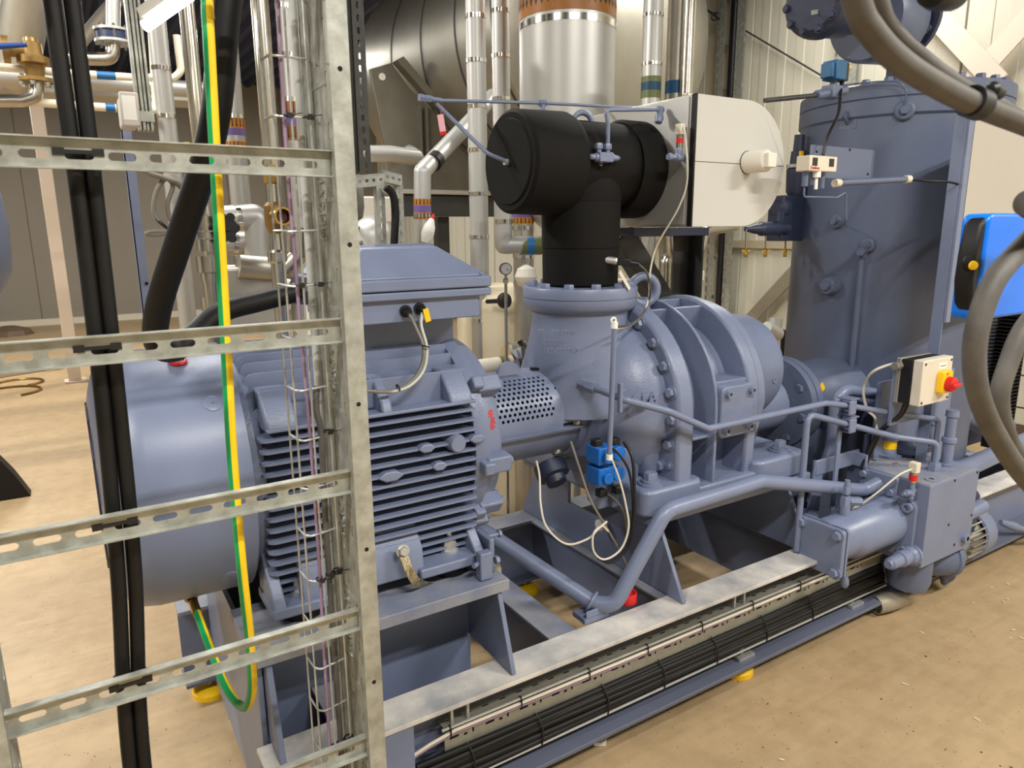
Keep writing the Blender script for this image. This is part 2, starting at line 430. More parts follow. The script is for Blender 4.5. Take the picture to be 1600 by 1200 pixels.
# core, bearing shields
obj('stator_core', B().lathe((0, AY, AZ), (1, 0, 0), [(.30, .262), (.97, .262)], 48), 'paint', mo)
obj('end_shield', B().lathe((0, AY, AZ), (1, 0, 0), [(.945, .26), (.945, .318), (.965, .325), (.985, .325), (.99, .30), (1.035, .295), (1.05, .285), (1.055, .26), (1.06, .16), (1.09, .12), (1.10, .09)], 64), 'cast_paint', mo)
obj('rear_shield', B().lathe((0, AY, AZ), (1, 0, 0), [(.325, .25), (.325, .305), (.35, .31), (.365, .30), (.37, .25)], 48), 'cast_paint', mo)
# cooling fins, sides: level plates with rounded corners
def fin_side(z, x0, x1, y0, y1, s):
    r = .022; t0, t1 = .0055, .0032
    o = arc(x0+r, y0+r, r, 1.5*pi, pi, 5) + [(x0, y1), (x1, y1)] + arc(x1-r*.4, y0+r*.4, r*.4, 0, -pi/2, 3)
    b = B(); n = len(o)
    # tapering thickness: thin at the tip
    def th(y): return t0+(t1-t0)*max(0, min(1, (y1-y)/max(1e-6, y1-y0)))
    def mp(y): return y if s < 0 else 2*AY-y
    vs = [(x, mp(y), z-th(y)) for x, y in o]+[(x, mp(y), z+th(y)) for x, y in o]
    b.add(vs, [tuple(range(n)), tuple(range(2*n-1, n-1, -1))]+[(i, (i+1) % n, (i+1) % n+n, i+n) for i in range(n)])
    return b
NF = 15
for s in (-1, 1):
    for k in range(NF):
        z = AZ+.135-k*.0292
        dz = z-AZ
        half = .325 if abs(dz) < .2 else .325-(abs(dz)-.2)*.35
        core = math.sqrt(max(.262**2-dz*dz, .004))-.02
        if s > 0 and k % 2: continue
        obj('cooling_fin', fin_side(z, .352, .945, AY-half, AY-core, s), 'paint', mo)
# top fins: upright plates
for j in range(-7, 8):
    y = AY+j*.034
    top = AZ+math.sqrt(max(.335**2-(j*.034)**2*1.25, .01))
    if -2 <= j: x1 = .60 if abs(j) < 6 else .94
    else: x1 = .94
    x1 = .945
    z0 = AZ+math.sqrt(.262**2-min(.25, abs(j)*.034)**2)-.02
    r = .03
    o = [(.352, z0)]+[(p, q) for p, q in arc(.352+r, top-r, r, pi, pi/2, 5)]+[(x1, top), (x1, z0)]
    obj('cooling_fin', B().prism(o, 'y', y-.0035, y+.0035), 'paint', mo)
# bottom fins
for j in range(-5, 6):
    y = AY+j*.038; z0 = AZ-math.sqrt(.262**2-(j*.038)**2)+.02
    obj('cooling_fin', B().box(.36, .93, y-.004, y+.004, AZ-.30+abs(j)*.006, z0), 'paint', mo)
# shoulder ledge: cast shelf with pockets and lifting lugs between the side and top fins
zl = AZ+.158
b = B().box(.37, .945, AY-.325, AY-.19, zl-.004, zl+.006); sh = obj('shoulder_ledge', b, 'cast_paint', mo, .003)
obj('shoulder_wall', B().box(.50, .945, AY-.262, AY-.254, zl, zl+.085), 'paint', mo, .002)
for x, wdt in ((.37, .075), (.665, .03), (.865, .07)):
    b = B().prism([(AY-.325, zl+.002), (AY-.315, zl+.03), (AY-.255, zl+.088), (AY-.19, zl+.088), (AY-.19, zl+.002)], 'x', x, x+wdt)
    obj('shoulder_block', b, 'cast_paint', mo, .006)
b = B().prism([(AY+.325, zl+.002), (AY+.315, zl+.03), (AY+.255, zl+.088), (AY+.19, zl+.088), (AY+.19, zl+.002)], 'x', .37, .93)
obj('shoulder_block', b, 'cast_paint', mo, .006)
# cast clamp lugs round the drive-end shield
for a in (.62, -.12, -.62, -1.0, 2.5, 3.4, 4.2):
    d = V((0, -cos(a), sin(a))); u = V((0, sin(a), cos(a)))
    c = V((0, AY, AZ))+d*.315
    b = B(); b.bar(c+V((.975, 0, 0)), c+V((1.055, 0, 0)), .05, .052, d); b.bar(c+V((.955, 0, 0)), c+V((.99, 0, 0)), .038, .085, d)
    obj('shield_lug', b, 'cast_paint', mo, .006)
    bolt(mo, c+V((1.055, 0, 0)), (1, 0, 0), .013, .012)
# flank bosses: eyelet bosses among the fins
def flank(px, py, y): return at(px, py, 'y', y)
yb = AY-.33
for (px, py, wpx, hpx, big) in ((715, 693, 14, 14, 1), (668, 701, 12, 7, 0), (747, 686, 12, 7, 0), (688, 729, 11, 7, 0), (612, 745, 17, 8, 0)):
    p = flank(px, py, yb); sc = 1.55/FPX*1.25
    if big:
        b = B().lathe((p.x, yb+.12, p.z), (0, -1, 0), [(0, .03), (.12, .026), (.128, .022)], 28)
        obj('boss', b, 'cast_paint', mo)
    else:
        hw, hh = wpx*sc, hpx*sc
        b = B().prism([(p.x-hw*1.3, p.z), (p.x-hw*.5, p.z+hh), (p.x+hw*.5, p.z+hh), (p.x+hw*1.3, p.z), (p.x+hw*.5, p.z-hh), (p.x-hw*.5, p.z-hh)], 'y', yb-.002, yb+.09)
        obj('boss', b, 'cast_paint', mo, .004)
# feet
for s in (-1, 1):
    def Y(d): return AY+s*d
    y0, y1 = sorted((Y(.20), Y(.36)))
    obj('foot', B().box(.74, .945, y0, y1, .648, .678), 'cast_paint', mo, .006)
    obj('foot', B().box(.34, .50, y0, y1, .648, .678), 'cast_paint', mo, .006)
    # long skirt plate joining the feet
    o = [(Y(.205), .80), (Y(.28), .80), (Y(.335), .735), (Y(.345), .66), (Y(.205), .66)]
    obj('foot_skirt', B().prism(o, 'x', .42, .76), 'cast_paint', mo, .005)
    o = [(Y(.20), .81), (Y(.25), .79), (Y(.355), .685), (Y(.36), .66), (Y(.2), .66)]
    obj('foot_rib', B().prism(o, 'x', .915, .945), 'cast_paint', mo, .004)
    obj('foot_rib', B().prism(o, 'x', .345, .375), 'cast_paint', mo, .004)
    for x in (.865, .43):
        yy = Y(.285)
        obj('damper', B().cyl((x, Y(.28), .615), (x, Y(.28), .652), .055, n=28), 'rubber', mo)
        nb = obj('hold_down_stud', B().cyl((x, yy, .678), (x, yy, .745), .012, n=16), 'stainless', mo)
        obj('nut', B().hexa((x, yy, .684), (0, 0, 1), .022, .032), 'zinc', nb)
        obj('washer', B().cyl((x, yy, .677), (x, yy, .684), .028, n=24), 'zinc', nb)
    # jacking brackets on the pedestal
    yy = Y(.375)
    jb = obj('jacking_block', B().box(.905, .945, min(yy, yy+s*.03), max(yy, yy+s*.03), .617, .70), 'paint', mo, .004)
    obj('jack_screw', B().cyl((.96, Y(.36), .668), (.885, Y(.40), .668), .007, n=10).hexa((.955, Y(.40), .668), (1, 0, 0), .013, .012), 'paint', mo)
    obj('jacking_plate', B().box(.955, .972, min(Y(.28), Y(.37)), max(Y(.28), Y(.37)), .617, .72), 'paint', mo, .004)
    obj('jack_screw', B().cyl((.965, Y(.31), .70), (1.03, Y(.31), .70), .006, n=10).hexa((1.02, Y(.31), .70), (1, 0, 0), .012, .01), 'paint', mo)
# terminal box
tx0, tx1, ty0, ty1 = .615, 1.06, 1.80, 2.26
obj('box_neck', B().box(.70, .99, 1.92, 2.2, 1.22, 1.34), 'paint', mo, .004)
obj('box_body', B().prism(rrect(tx0+.02, tx1-.03, ty0+.012, ty1-.02, .02), 'z', 1.35, 1.418), 'paint', mo, .003)
obj('box_rim', B().prism(rrect(tx0, tx1, ty0-.004, ty1, .02), 'z', 1.412, 1.434), 'paint', mo, .004)
o1 = rrect(tx0, tx1, ty0-.004, ty1, .02); 
b = B().prism(o1, 'z', 1.437, 1.468); lid = obj('box_lid', b, 'paint', mo, .004)
b = B(); q0 = [(tx0+.006, ty0+.004), (tx1-.006, ty0+.004), (tx1-.006, ty1-.006), (tx0+.006, ty1-.006)]; q1 = [(tx0+.075, ty0+.075), (tx1-.14, ty0+.075), (tx1-.14, ty1-.09), (tx0+.075, ty1-.09)]
b.add([(x, y, 1.467) for x, y in q0]+[(x, y, 1.553) for x, y in q1], [(0, 1, 2, 3), (7, 6, 5, 4)]+[(i, (i+1) % 4, (i+1) % 4+4, i+4) for i in range(4)])
obj('lid_dome', b, 'paint', lid, .008)
obj('lid_notch', B().cyl((tx0+.05, ty0+.045, 1.46), (tx0+.05, ty0+.045, 1.487), .022, n=18), 'paint', lid, .003)
for x in (.83, .90):
    obj('lid_rib', B().bar((x-.05, 2.0, 1.554), (x+.05, 1.96, 1.554), .02, .01), 'paint', lid)
for x, y in ((tx0+.04, ty0+.012), (tx1-.03, ty0+.012), (tx1-.03, ty1-.02)): bolt(mo, (x, y, 1.468), (0, 0, 1), .009, .008, name='lid_bolt')
# lifting eye behind
obj('lifting_eye', B().torus((.99, AY+.13, AZ+.39), (0, 1, 0), .04, .012), 'paint', mo)
# red inspection mark on the end shield
ov = B()
for k in range(11):
    a = .20+.018*k; xx = 1.012+.01*random.random(); 
    ov.bar(radial(xx-.006, a, .2975), radial(xx+.006+.006*random.random(), a, .2975), .004, .0012, (0, -cos(a), sin(a)))
obj('paint_mark', ov, 'red_text', mo)

# coupling guard ---------------------------------------------------------
gx0, gx1, gr = 1.06, 1.485, .157
cg = thing('coupling_guard', ((gx0+gx1)/2, AY, AZ-gr), 'perforated blue grey coupling guard between motor and compressor', 'machine guard')
b = B(); na = 36; A0, A1 = .12, 1.15; hx0, hx1 = 1.075, 1.34
def gp(x, a, r=gr): return (x, AY-r*cos(a), AZ+r*sin(a))
rows, colsn = 9, 14
cell_a = (A1-A0)/rows; cell_x = (hx1-hx0)/colsn
for i in range(rows):
    for j in range(colsn):
        ca = A0+(i+.5)*cell_a; off = (.25 if i % 2 else -.25)*cell_x; cx = hx0+(j+.5)*cell_x
        xa, xb, aa, ab = cx-cell_x/2, cx+cell_x/2, ca-cell_a/2, ca+cell_a/2
        sq = [(xa, aa), (cx, aa), (xb, aa), (xb, ca), (xb, ab), (cx, ab), (xa, ab), (xa, ca)]
        hr = .0058
        ho = [(cx+off+hr*cos(t), ca+hr/gr*sin(t)) for t in [-3*pi/4+pi/4*k for k in range(8)]]
        b.add([gp(*q) for q in sq]+[gp(*q) for q in ho], [(k, (k+1) % 8, (k+1) % 8+8, k+8) for k in range(8)])
        b.add([gp(*q) for q in ho]+[gp(q[0], q[1], gr-.004) for q in ho], [(k, (k+1) % 8, (k+1) % 8+8, k+8) for k in range(8)])
def patch(xa, xb, aa, ab, n):
    for i in range(n):
        p, q = aa+(ab-aa)*i/n, aa+(ab-aa)*(i+1)/n
        b.add([gp(xa, p), gp(xb, p), gp(xb, q), gp(xa, q)], [(0, 1, 2, 3)])
patch(gx0, hx0, A0, A1, 9); patch(hx1, gx1, A0, A1, 9); patch(gx0, gx1, A1, pi+.2, 18); patch(gx0, gx1, -.16, A0, 3)
obj('guard_shell', b, 'paint', cg, smooth=60)
b = B(); patch(gx0, gx1, pi+.25, 2*pi-.2, 24); obj('lower_shell', b, 'paint', cg, smooth=60)
b = B(); b.bar(gp(gx0, -.16, gr+.008), gp(gx1, -.16, gr+.008), .022, .004, (0, 0, 1)); b.bar(gp(gx0, -.2, gr+.006), gp(gx1, -.2, gr+.006), .02, .004, (0, 0, 1)); obj('seam_flange', b, 'paint', cg)
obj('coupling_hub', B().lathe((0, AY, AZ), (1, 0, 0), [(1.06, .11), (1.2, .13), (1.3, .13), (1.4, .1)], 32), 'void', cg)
for px, py in ((898, 607), (901, 660)):
    p = at(px, py, 'y', AY-gr+.0); a = math.asin(max(-1, min(1, (p.z-AZ)/gr))); d = V((0, -cos(a), sin(a)))
    bolt(cg, V(gp(p.x, a, gr)), d, .011, .008, 'zinc', 'screw')
    obj('slot', B().bar(V(gp(p.x-.055, a, gr+.0002)), V(gp(p.x-.012, a, gr+.0002)), .010, .001, d), 'void', cg)
p = V(gp(1.40, -1.0, gr)); bolt(cg, p, (0, -cos(1.0), -sin(1.0)), .011, .008, 'zinc', 'screw')
obj('hinge_tab', B().prism(arc(1.22, AZ+gr, .045, 0, pi, 10), 'y', AY-.06, AY-.045), 'paint', cg)
obj('guard_saddle', B().bar((1.33, AY-.02, AZ+gr+.004), (1.42, AY-.05, AZ+gr+.0), .02, .006), 'void', cg)
# ================================================================== screw compressor
co = thing('screw_compressor', (1.8, AY, .655), 'blue grey cast iron screw compressor under the black suction pipe', 'compressor')
CX = 1.555
obj('suction_housing', B().lathe((0, AY, AZ), (1, 0, 0), [(1.44, .12), (1.44, .17), (1.47, .18), (1.49, .205), (1.53, .255), (1.58, .30), (1.63, .325), (1.69, .33)], 64), 'cast_paint', co, smooth=60)
obj('suction_neck', B().lathe((CX, AY, 0), (0, 0, 1), [(.97, .24), (1.06, .225), (1.15, .198), (1.23, .178), (1.29, .170), (1.335, .175)], 64), 'cast_paint', co, smooth=60)
fl = obj('inlet_flange', B().lathe((CX, AY, 0), (0, 0, 1), [(1.315, .165), (1.32, .185), (1.335, .200), (1.355, .203), (1.3625, .203), (1.363, .2005), (1.3655, .2005), (1.366, .203), (1.398, .203), (1.402, .20), (1.402, .12)], 72), 'paint', co)
for k in range(12):
    a = 2*pi*(k+.35)/12; bolt(co, (CX+.176*cos(a), AY+.176*sin(a), 1.402), (0, 0, 1), .018, .016, washer=False)
obj('drive_boss', B().lathe((0, AY, AZ), (1, 0, 0), [(1.46, .165), (1.46, .205), (1.495, .22), (1.52, .2)], 8), 'cast_paint', co, .006)
def dshape(r, zb, hw=None, n=24):
    hw = hw or r
    return arc(AY, AZ, r, 0, pi, n)+[(AY-hw, zb), (AY+hw, zb)]
obj('bearing_ring', B().prism(dshape(.382, .665), 'x', 1.685, 1.76), 'cast_paint', co, .012)
for k in range(16):
    a = -1.05+k*.262
    if abs(a) < 4.2: bolt(co, radial(1.685, a, .352), (-1, 0, 0), .0175, .015)
for a, r in ((.62, .352), (-.95, .40), ):
    piece('dowel_hole', shared('dowel_hole', B().cyl((0, 0, -.001), (0, 0, .0015), .0075, n=12), 'void'), co, radial(1.684, a+.13, r), (-1, 0, 0))
obj('rotor_casing', B().lathe((0, AY, AZ), (1, 0, 0), [(1.75, .30), (1.80, .275), (2.06, .27), (2.10, .30)], 56), 'cast_paint', co)
obj('casing_rib', B().prism(dshape(.375, .70), 'x', 1.868, 1.882), 'cast_paint', co, .004)
obj('casing_rib', B().prism(dshape(.372, .70, .36), 'x', 2.045, 2.10), 'cast_paint', co, .01)
obj('casing_rib', B().box(1.76, 1.87, AY-.35, AY-.05, .872, .884), 'cast_paint', co, .003)
obj('casing_rib', B().box(1.87, 2.05, AY-.35, AY-.05, 1.058, 1.07), 'cast_paint', co, .003)
obj('casing_rib', B().box(1.76, 2.05, AY+.05, AY+.35, .872, .884), 'cast_paint', co, .003)
for a in (1.25, 1.57, 1.9):
    d = V((0, -cos(a), sin(a))); c = V((0, AY, AZ)); obj('casing_web', B().bar(c+d*.31+V((1.76, 0, 0)), c+d*.31+V((2.05, 0, 0)), .012, .1, d), 'cast_paint', co, .003)
obj('casing_wall', B().box(1.76, 2.06, AY-.26, AY+.26, .68, .97), 'cast_paint', co)
# flat cover on the flank
cv = obj('flank_cover', B().prism(rrect(1.885, 2.052, .872, 1.056, .018), 'y', AY-.385, AY-.345), 'cast_paint', co, .004)
for x in (1.91, 2.03):
    for z in (.90, 1.032): socket(co, (x, AY-.385, z), (0, -1, 0), .0135, .018)
obj('cover_boss', B().box(1.885, 2.05, AY-.35, AY-.2, .87, 1.06), 'cast_paint', co)
p = at(1150, 517, 'x', 2.09)
# discharge end
obj('discharge_ring', B().prism(dshape(.355, .70, .30), 'x', 2.10, 2.16), 'cast_paint', co, .012)
obj('discharge_cap', B().lathe((0, AY-.06, AZ+.07), (1, 0, 0), [(2.14, .24), (2.19, .225), (2.34, .215), (2.375, .20), (2.385, .17)], 48), 'cast_paint', co, .004)
for a in (-.2, .25): socket(co, V((2.37, AY-.06-.17*cos(a), AZ+.07+.17*sin(a))), (1, 0, 0), .011, .014)
socket(co, (2.30, AY-.275, AZ+.05), (0, -1, 0), .012, .006)
obj('discharge_nozzle', B().tube(spline([(2.12, AY+.02, .82), (2.25, AY, .80), (2.38, AY, .82), (2.62, AY, .83)]), [.15]*4+[.135]*10+[.12]*11, 28), 'cast_paint', co)
# base slab with corner feet
b = B().prism(rrect(1.53, 1.80, AY-.405, AY+.405, .04), 'z', .657, .752); obj('base_foot', b, 'cast_paint', co, .012)
b = B().prism(rrect(2.08, 2.37, AY-.40, AY+.40, .04), 'z', .657, .752); obj('base_foot', b, 'cast_paint', co, .012)
obj('base_web', B().box(1.70, 2.10, AY-.385, AY+.385, .66, .712), 'cast_paint', co, .008)
obj('casing_skirt', B().box(1.62, 1.70, AY-.30, AY+.30, .75, .97), 'cast_paint', co, .02)
for x, y in ((1.60, AY-.345), (2.27, AY-.345), (1.60, AY+.345)):
    o = obj('anchor_bolt', B().hexa((x, y, .768), (0, 0, 1), .024, .026).cyl((x, y, .758), (x, y, .769), .032, n=24), 'cast_paint', co)
    obj('washer', B().cyl((x, y, .751), (x, y, .759), .042, n=24), 'cast_paint', o)
for px, py in ((1046, 728),):
    p = at(px, py, 'x', 1.685); bolt(co, p, (-1, 0, 0), .012, .008)
# lifting eye bolt on the casing
ey = obj('eye_bolt', B().torus((1.83, AY-.03, AZ+.405), (.35, 1, 0), .052, .017, 28, 12), 'paint', co)
obj('eye_collar', B().lathe((1.83, AY-.03, AZ+.275), (0, 0, 1), [(0, .045), (.03, .045), (.045, .032), (.08, .025)], 24), 'paint', ey)
# cast lettering on the neck, standing proud of the casting
for i, (s_, sz, px, py) in enumerate((('EL 10000-A', .026, 840, 524), ('10000 #21', .020, 844, 537), ('110-000002', .024, 847, 552))):
    p = at(px, py, 'y', AY-.195); text('cast_lettering', s_, sz, (p.x, p.y+.0, p.z), (.9, -.42, -.05), (-.1, -.12, 1), 'cast_paint', co, .004)
p = at(985, 634, 'y', AY-.33); text('cast_lettering', 'GEA', .055, (p.x, p.y, p.z), (1, -.1, 0), (0, 0, 1), 'cast_paint', co, .006)
# ================================================================== black insulated suction piping
SZ = 1.81
su = thing('suction_pipe_tee', (CX, AY, 1.40), 'black foam insulated suction tee standing on the compressor inlet', 'pipe')
obj('riser', B().lathe((CX, AY, 0), (0, 0, 1), [(1.403, .124), (1.41, .133), (1.53, .135), (1.531, .1335), (1.533, .1335), (1.534, .136), (1.74, .138), (1.80, .13)], 56), 'foam', su)
obj('valve_bonnet', B().lathe((0, AY, SZ), (1, 0, 0), [(1.262, .125), (1.262, .152), (1.272, .163), (1.45, .168), (1.47, .16)], 64), 'foam', su)
obj('end_disc', B().lathe((0, AY, SZ), (1, 0, 0), [(1.256, .0), (1.256, .132), (1.264, .136)], 56), 'foam', su)
obj('valve_body', B().lathe((0, AY, SZ), (1, 0, 0), [(1.46, .142), (1.50, .146), (1.75, .146), (1.77, .14)], 56), 'foam', su)
obj('outlet_collar', B().lathe((0, AY, SZ-.008), (1, 0, 0), [(1.705, .14), (1.70, .158), (1.715, .168), (1.805, .168)], 56), 'foam', su)
obj('riser_sleeve', B().lathe((CX, AY, 0), (0, 0, 1), [(1.69, .139), (1.735, .142), (1.76, .138)], 40), 'foam', su)
# lifting eye above the foam
ly = at(910, 178, 'y', AY-.02)
obj('lifting_eye', B().torus((ly.x, ly.y, 1.945), (.3, 1, 0), .034, .010, 24, 10), 'paint', su)
# ---------------------------------------------------------------- white check valve jacket
WX0, WX1, WY0, WY1, WZ0, WZ1 = 1.807, 2.263, 1.752, 2.34, 1.602, 2.024
vj = thing('valve_jacket', ((WX0+WX1)/2, (WY0+WY1)/2, WZ0), 'white round ended insulation jacket on the suction check valve', 'insulation box')
rr_ = (WZ1-WZ0)/2; zc = (WZ0+WZ1)/2
dd = [(WX0, WZ0)]+arc(WX1-rr_, zc, rr_, -pi/2, pi/2, 26)+[(WX0, WZ1)]
obj('jacket_shell', B().prism(dd, 'y', WY0+.012, WY1), 'alu', vj, .002)
dup = arc(WX1-rr_, zc, rr_-.001, 0, pi/2, 14)+[(WX0, WZ1-.001), (WX0, zc+.0012), (WX1-.001, zc+.0012)]
dlo = arc(WX1-rr_, zc, rr_-.001, -pi/2, 0, 14)+[(WX1-.001, zc-.0012), (WX0, zc-.0012), (WX0, WZ0+.001)]
obj('front_panel', B().prism(dup, 'y', WY0, WY0+.012), 'white_panel', vj, .001)
obj('front_panel', B().prism(dlo, 'y', WY0, WY0+.012), 'white_panel', vj, .001)
obj('side_panel', B().box(WX0-.006, WX0, WY0+.03, WY1-.01, WZ0+.008, WZ1-.006), 'alu', vj, .001)
obj('edge_strip', B().box(WX0-.004, WX0+.003, WY0-.002, WY0+.018, WZ0, WZ1), 'rubber', vj)
b = B().box(WX0+.02, WX0+.06, WY0+.06, WY0+.09, WZ1, WZ1+.012); obj('latch', b, 'chrome', vj, .002)
p = at(1168, 254, 'y', WY0)
sp = obj('spindle_cap', B().lathe((p.x, WY0+.01, p.z), (0, -1, 0), [(0, .038), (.088, .037), (.095, .033)], 28), 'offwhite', vj)
obj('cap_square', B().box(p.x-.021, p.x+.023, WY0-.105, WY0-.08, p.z-.024, p.z+.024), 'offwhite', sp, .004)
obj('cap_collar', B().torus((p.x, WY0, p.z), (0, 1, 0), .037, .003, 28, 6), 'rubber', sp)
# steel stand under the jacket
st = thing('valve_stand', (2.05, 2.15, .35), 'dark steel stand with diagonal braces under the white valve jacket', 'stand')
obj('stand_top', B().box(1.95, 2.38, 2.2, 2.34, 1.565, 1.60), 'dark_paint', st, .003)
zt = 1.57
for (x, y) in ((2.385, 2.32),):
    obj('stand_post', B().box(x-.10, x, y-.012, y, .352, zt), 'dark_steel', st, .002)
    obj('stand_post', B().box(x-.012, x, y-.09, y, .352, zt), 'dark_steel', st, .002)
obj('stand_brace', B().bar((1.98, 2.29, 1.575), (2.33, 2.29, 1.16), .012, .10, (.7, 0, .7)), 'dark_steel', st, .002)
obj('stand_brace', B().bar((1.94, 2.33, 1.56), (2.29, 2.33, 1.145), .07, .012, (.7, 0, .7)), 'dark_steel', st, .002)

# ---------------------------------------------------------------- instrument lines over the suction tee
def union(b, c, d, r=.009, L=.02):
    c = V(c); d = V(d).normalized(); b.hexa(c-d*L/2, d, r, L); return b
il = thing('instrument_tubing', tuple(at(668, 155, 'y', 2.12)), 'thin blue grey instrument tube with tee crossing above the black suction tee', 'tubing')
a0 = at(690, 157, 'y', 2.20); a1 = at(848, 161, 'y', 2.20); a2 = at(1035, 171, 'y', 2.22)
obj('tube', B().tube([a0, a1, a2], .0055, 10), 'paint', il)
obj('junction', union(union(B(), a1, a1-a0, .012, .03), a1-V((0, 0, .012)), (0, 0, 1), .010, .03), 'paint', il)
b = B(); f = at(668, 154, 'y', 2.20); union(b, f, a0-f, .011, .03); b.cyl(f-(a0-f).normalized()*.03, f+(a0-f).normalized()*.05, .0075); b.hexa(f-(a0-f).normalized()*.03, a0-f, .012, .016)
obj('tee_fitting', b, 'paint', il)
ef = V((1.258, AY, SZ)); e1 = at(762, 240, 'y', AY); e0 = at(683, 163, 'y', 2.19)
obj('tube', B().tube([e0+(a0-f).normalized()*.0, e1, ef], .0065, 10, bend=.03), 'paint', il)
obj('nut', union(B(), ef-V((.006, 0, 0)), (1, 0, 0), .011, .016), 'zinc', il)
# red and white tag hanging on the tube
tg0 = at(690, 160, 'y', 2.15); tg = at(690, 195, 'y', 2.15)
hd = V((.86, -.5, 0))
tgt = thing('hanging_tag', tuple(tg-V((0, 0, .03))), 'pink tag with red end hanging from the instrument tube', 'tag')
obj('tag_sheet', B().bar(tg+V((-.004, 0, .031)), tg+V((.004, 0, -.02)), .02, .0008, (.5, .8, 0)), 'offwhite', tgt)
MATS['pink'] = mat('pink', (226, 170, 180), .5); tgt.children[0].data.materials[0] = MATS['pink']
obj('tag_end', B().bar(tg+V((.004, 0, -.02)), tg+V((.006, 0, -.03)), .02, .001, (.5, .8, 0)), 'red', tgt)
obj('tag_string', B().tube([tg0, tg0+V((.004, 0, -.01)), tg+V((-.003, 0, .03))], .0006, 5), 'red', tgt)
# front shut-off valve with looped tube
fv = thing('needle_valve', tuple(at(945, 246, 'y', 1.84)), 'blue grey double needle valve with looped tube on the foam front', 'valve')
yv = AY-.165
c = at(944, 246, 'y', yv); Xd = V((1, 0, 0))
vb = obj('valve_block', B().bar(c-Xd*.028, c+Xd*.028, .03, .03), 'paint', fv, .003)
for s, L in ((-1, .058), (1, .062)):
    b = B(); b.lathe(c+Xd*s*.026, Xd*s, [(0, .012), (.012, .012), (.014, .009), (.028, .009), (.03, .007), (L-.026, .006)], 14); obj('stem_cap', b, 'paint', fv)
for s in (-.022, .014):
    q = c+Xd*s+V((0, 0, .014)); b = B().cyl(q, q+V((0, 0, .012)), .008); union(b, q+V((0, 0, .02)), (0, 0, 1), .013, .018); obj('union_nut', b, 'paint', fv)
q = c+Xd*.014+V((0, 0, .03)); t1 = at(949, 172, 'y', yv); t1.x = q.x; t2 = at(1030, 171, 'y', yv+.02)
t15 = at(957, 196, 'y', yv)
obj('tube', B().tube([q, V((q.x, q.y, t15.z)), t1+V((-.012, 0, 0)), t2], .0065, 10, bend=.016), 'paint', fv)
b = B(); union(b, t2+V((.006, 0, 0)), (1, 0, 0), .012, .02); b.lathe(t2+V((.006, 0, .004)), (-.35, -.2, -1), [(0, .011), (.02, .012), (.035, .016), (.052, .012), (.055, .004)], 12); obj('capped_fitting', b, 'paint', fv)
obj('ring_tag', B().torus(c+V((-.012, 0, -.021)), (0, 1, 0), .005, .0008, 12, 5), 'zinc', fv)
# second valve with pressure transmitter and white cable
pt = thing('pressure_transmitter', tuple(at(1063, 246, 'y', 1.83)), 'red banded pressure transmitter on a needle valve beside the white jacket', 'sensor')
c2 = at(1061, 246, 'y', 1.79)
b = B().lathe(c2-Xd*.05, Xd, [(0, .010), (.012, .013), (.016, .009), (.034, .009), (.035, .0135), (.066, .0135), (.067, .009), (.082, .009), (.083, .0065), (.096, .006)], 14); obj('valve_block', b, 'paint', pt)
b = B(); union(b, c2+V((0, 0, .02)), (0, 0, 1), .012, .022); obj('union_nut', b, 'paint', pt)
obj('body', B().cyl(c2+V((0, 0, .03)), c2+V((0, 0, .07)), .0105), 'stainless', pt); 
obj('red_band', B().cyl(c2+V((0, 0, .045)), c2+V((0, 0, .060)), .0115), 'red', pt)
obj('plug', B().box(c2.x-.011, c2.x+.011, c2.y-.013, c2.y+.013, c2.z+.071, c2.z+.105), 'beige_box', pt, .002)
cab = [c2+V((0, -.014, .095)), at(1071, 215, 'y', 1.765), at(1074, 280, 'y', 1.77), at(1060, 325, 'y', 1.79), at(1026, 385, 'y', yv+.0), at(1015, 430, 'y', yv+.0), at(1014, 462, 'y', yv), at(1005, 490, 'y', yv-.02), at(985, 508, 'y', yv-.06), at(962, 514, 'y', yv-.09)]
obj('cable', B().tube(spline(cab), .0032, 8), 'light_cable', pt)
# temperature probe on the riser
tp = thing('temperature_probe', tuple(at(955, 406, 'y', 1.87)), 'temperature probe with black plug sticking out of the black riser', 'sensor')
pa = at(946, 406, 'y', AY-.125); pb_ = at(970, 409, 'y', AY-.16); 
dv = (pb_-pa).normalized()
obj('probe_sleeve', B().cyl(pa-dv*.02, pa+dv*.035, .0125), 'alu', tp)
obj('probe_nut', union(B(), pa+dv*.035, dv, .012, .012), 'zinc', tp)
obj('plug', B().bar(pa+dv*.04, pa+dv*.085, .022, .024), 'black', tp, .003)
obj('plug_tail', B().cyl(pa+dv*.085, pa+dv*.115, .011, .009), 'black', tp)
obj('cable', B().tube(spline([pa+dv*.11, at(1010, 425, 'y', AY-.21), at(1016, 447, 'y', AY-.2), at(1014, 470, 'y', AY-.17), at(1005, 490, 'y', AY-.19), at(985, 507, 'y', AY-.23), at(966, 510, 'y', AY-.26)]), .0038, 8), 'dark_grey_cable', tp)
obj('label_flag', B().bar(at(968, 424, 'y', AY-.2), at(984, 452, 'y', AY-.2), .016, .0006, (.3, -.9, .1)), 'beige_box', tp)
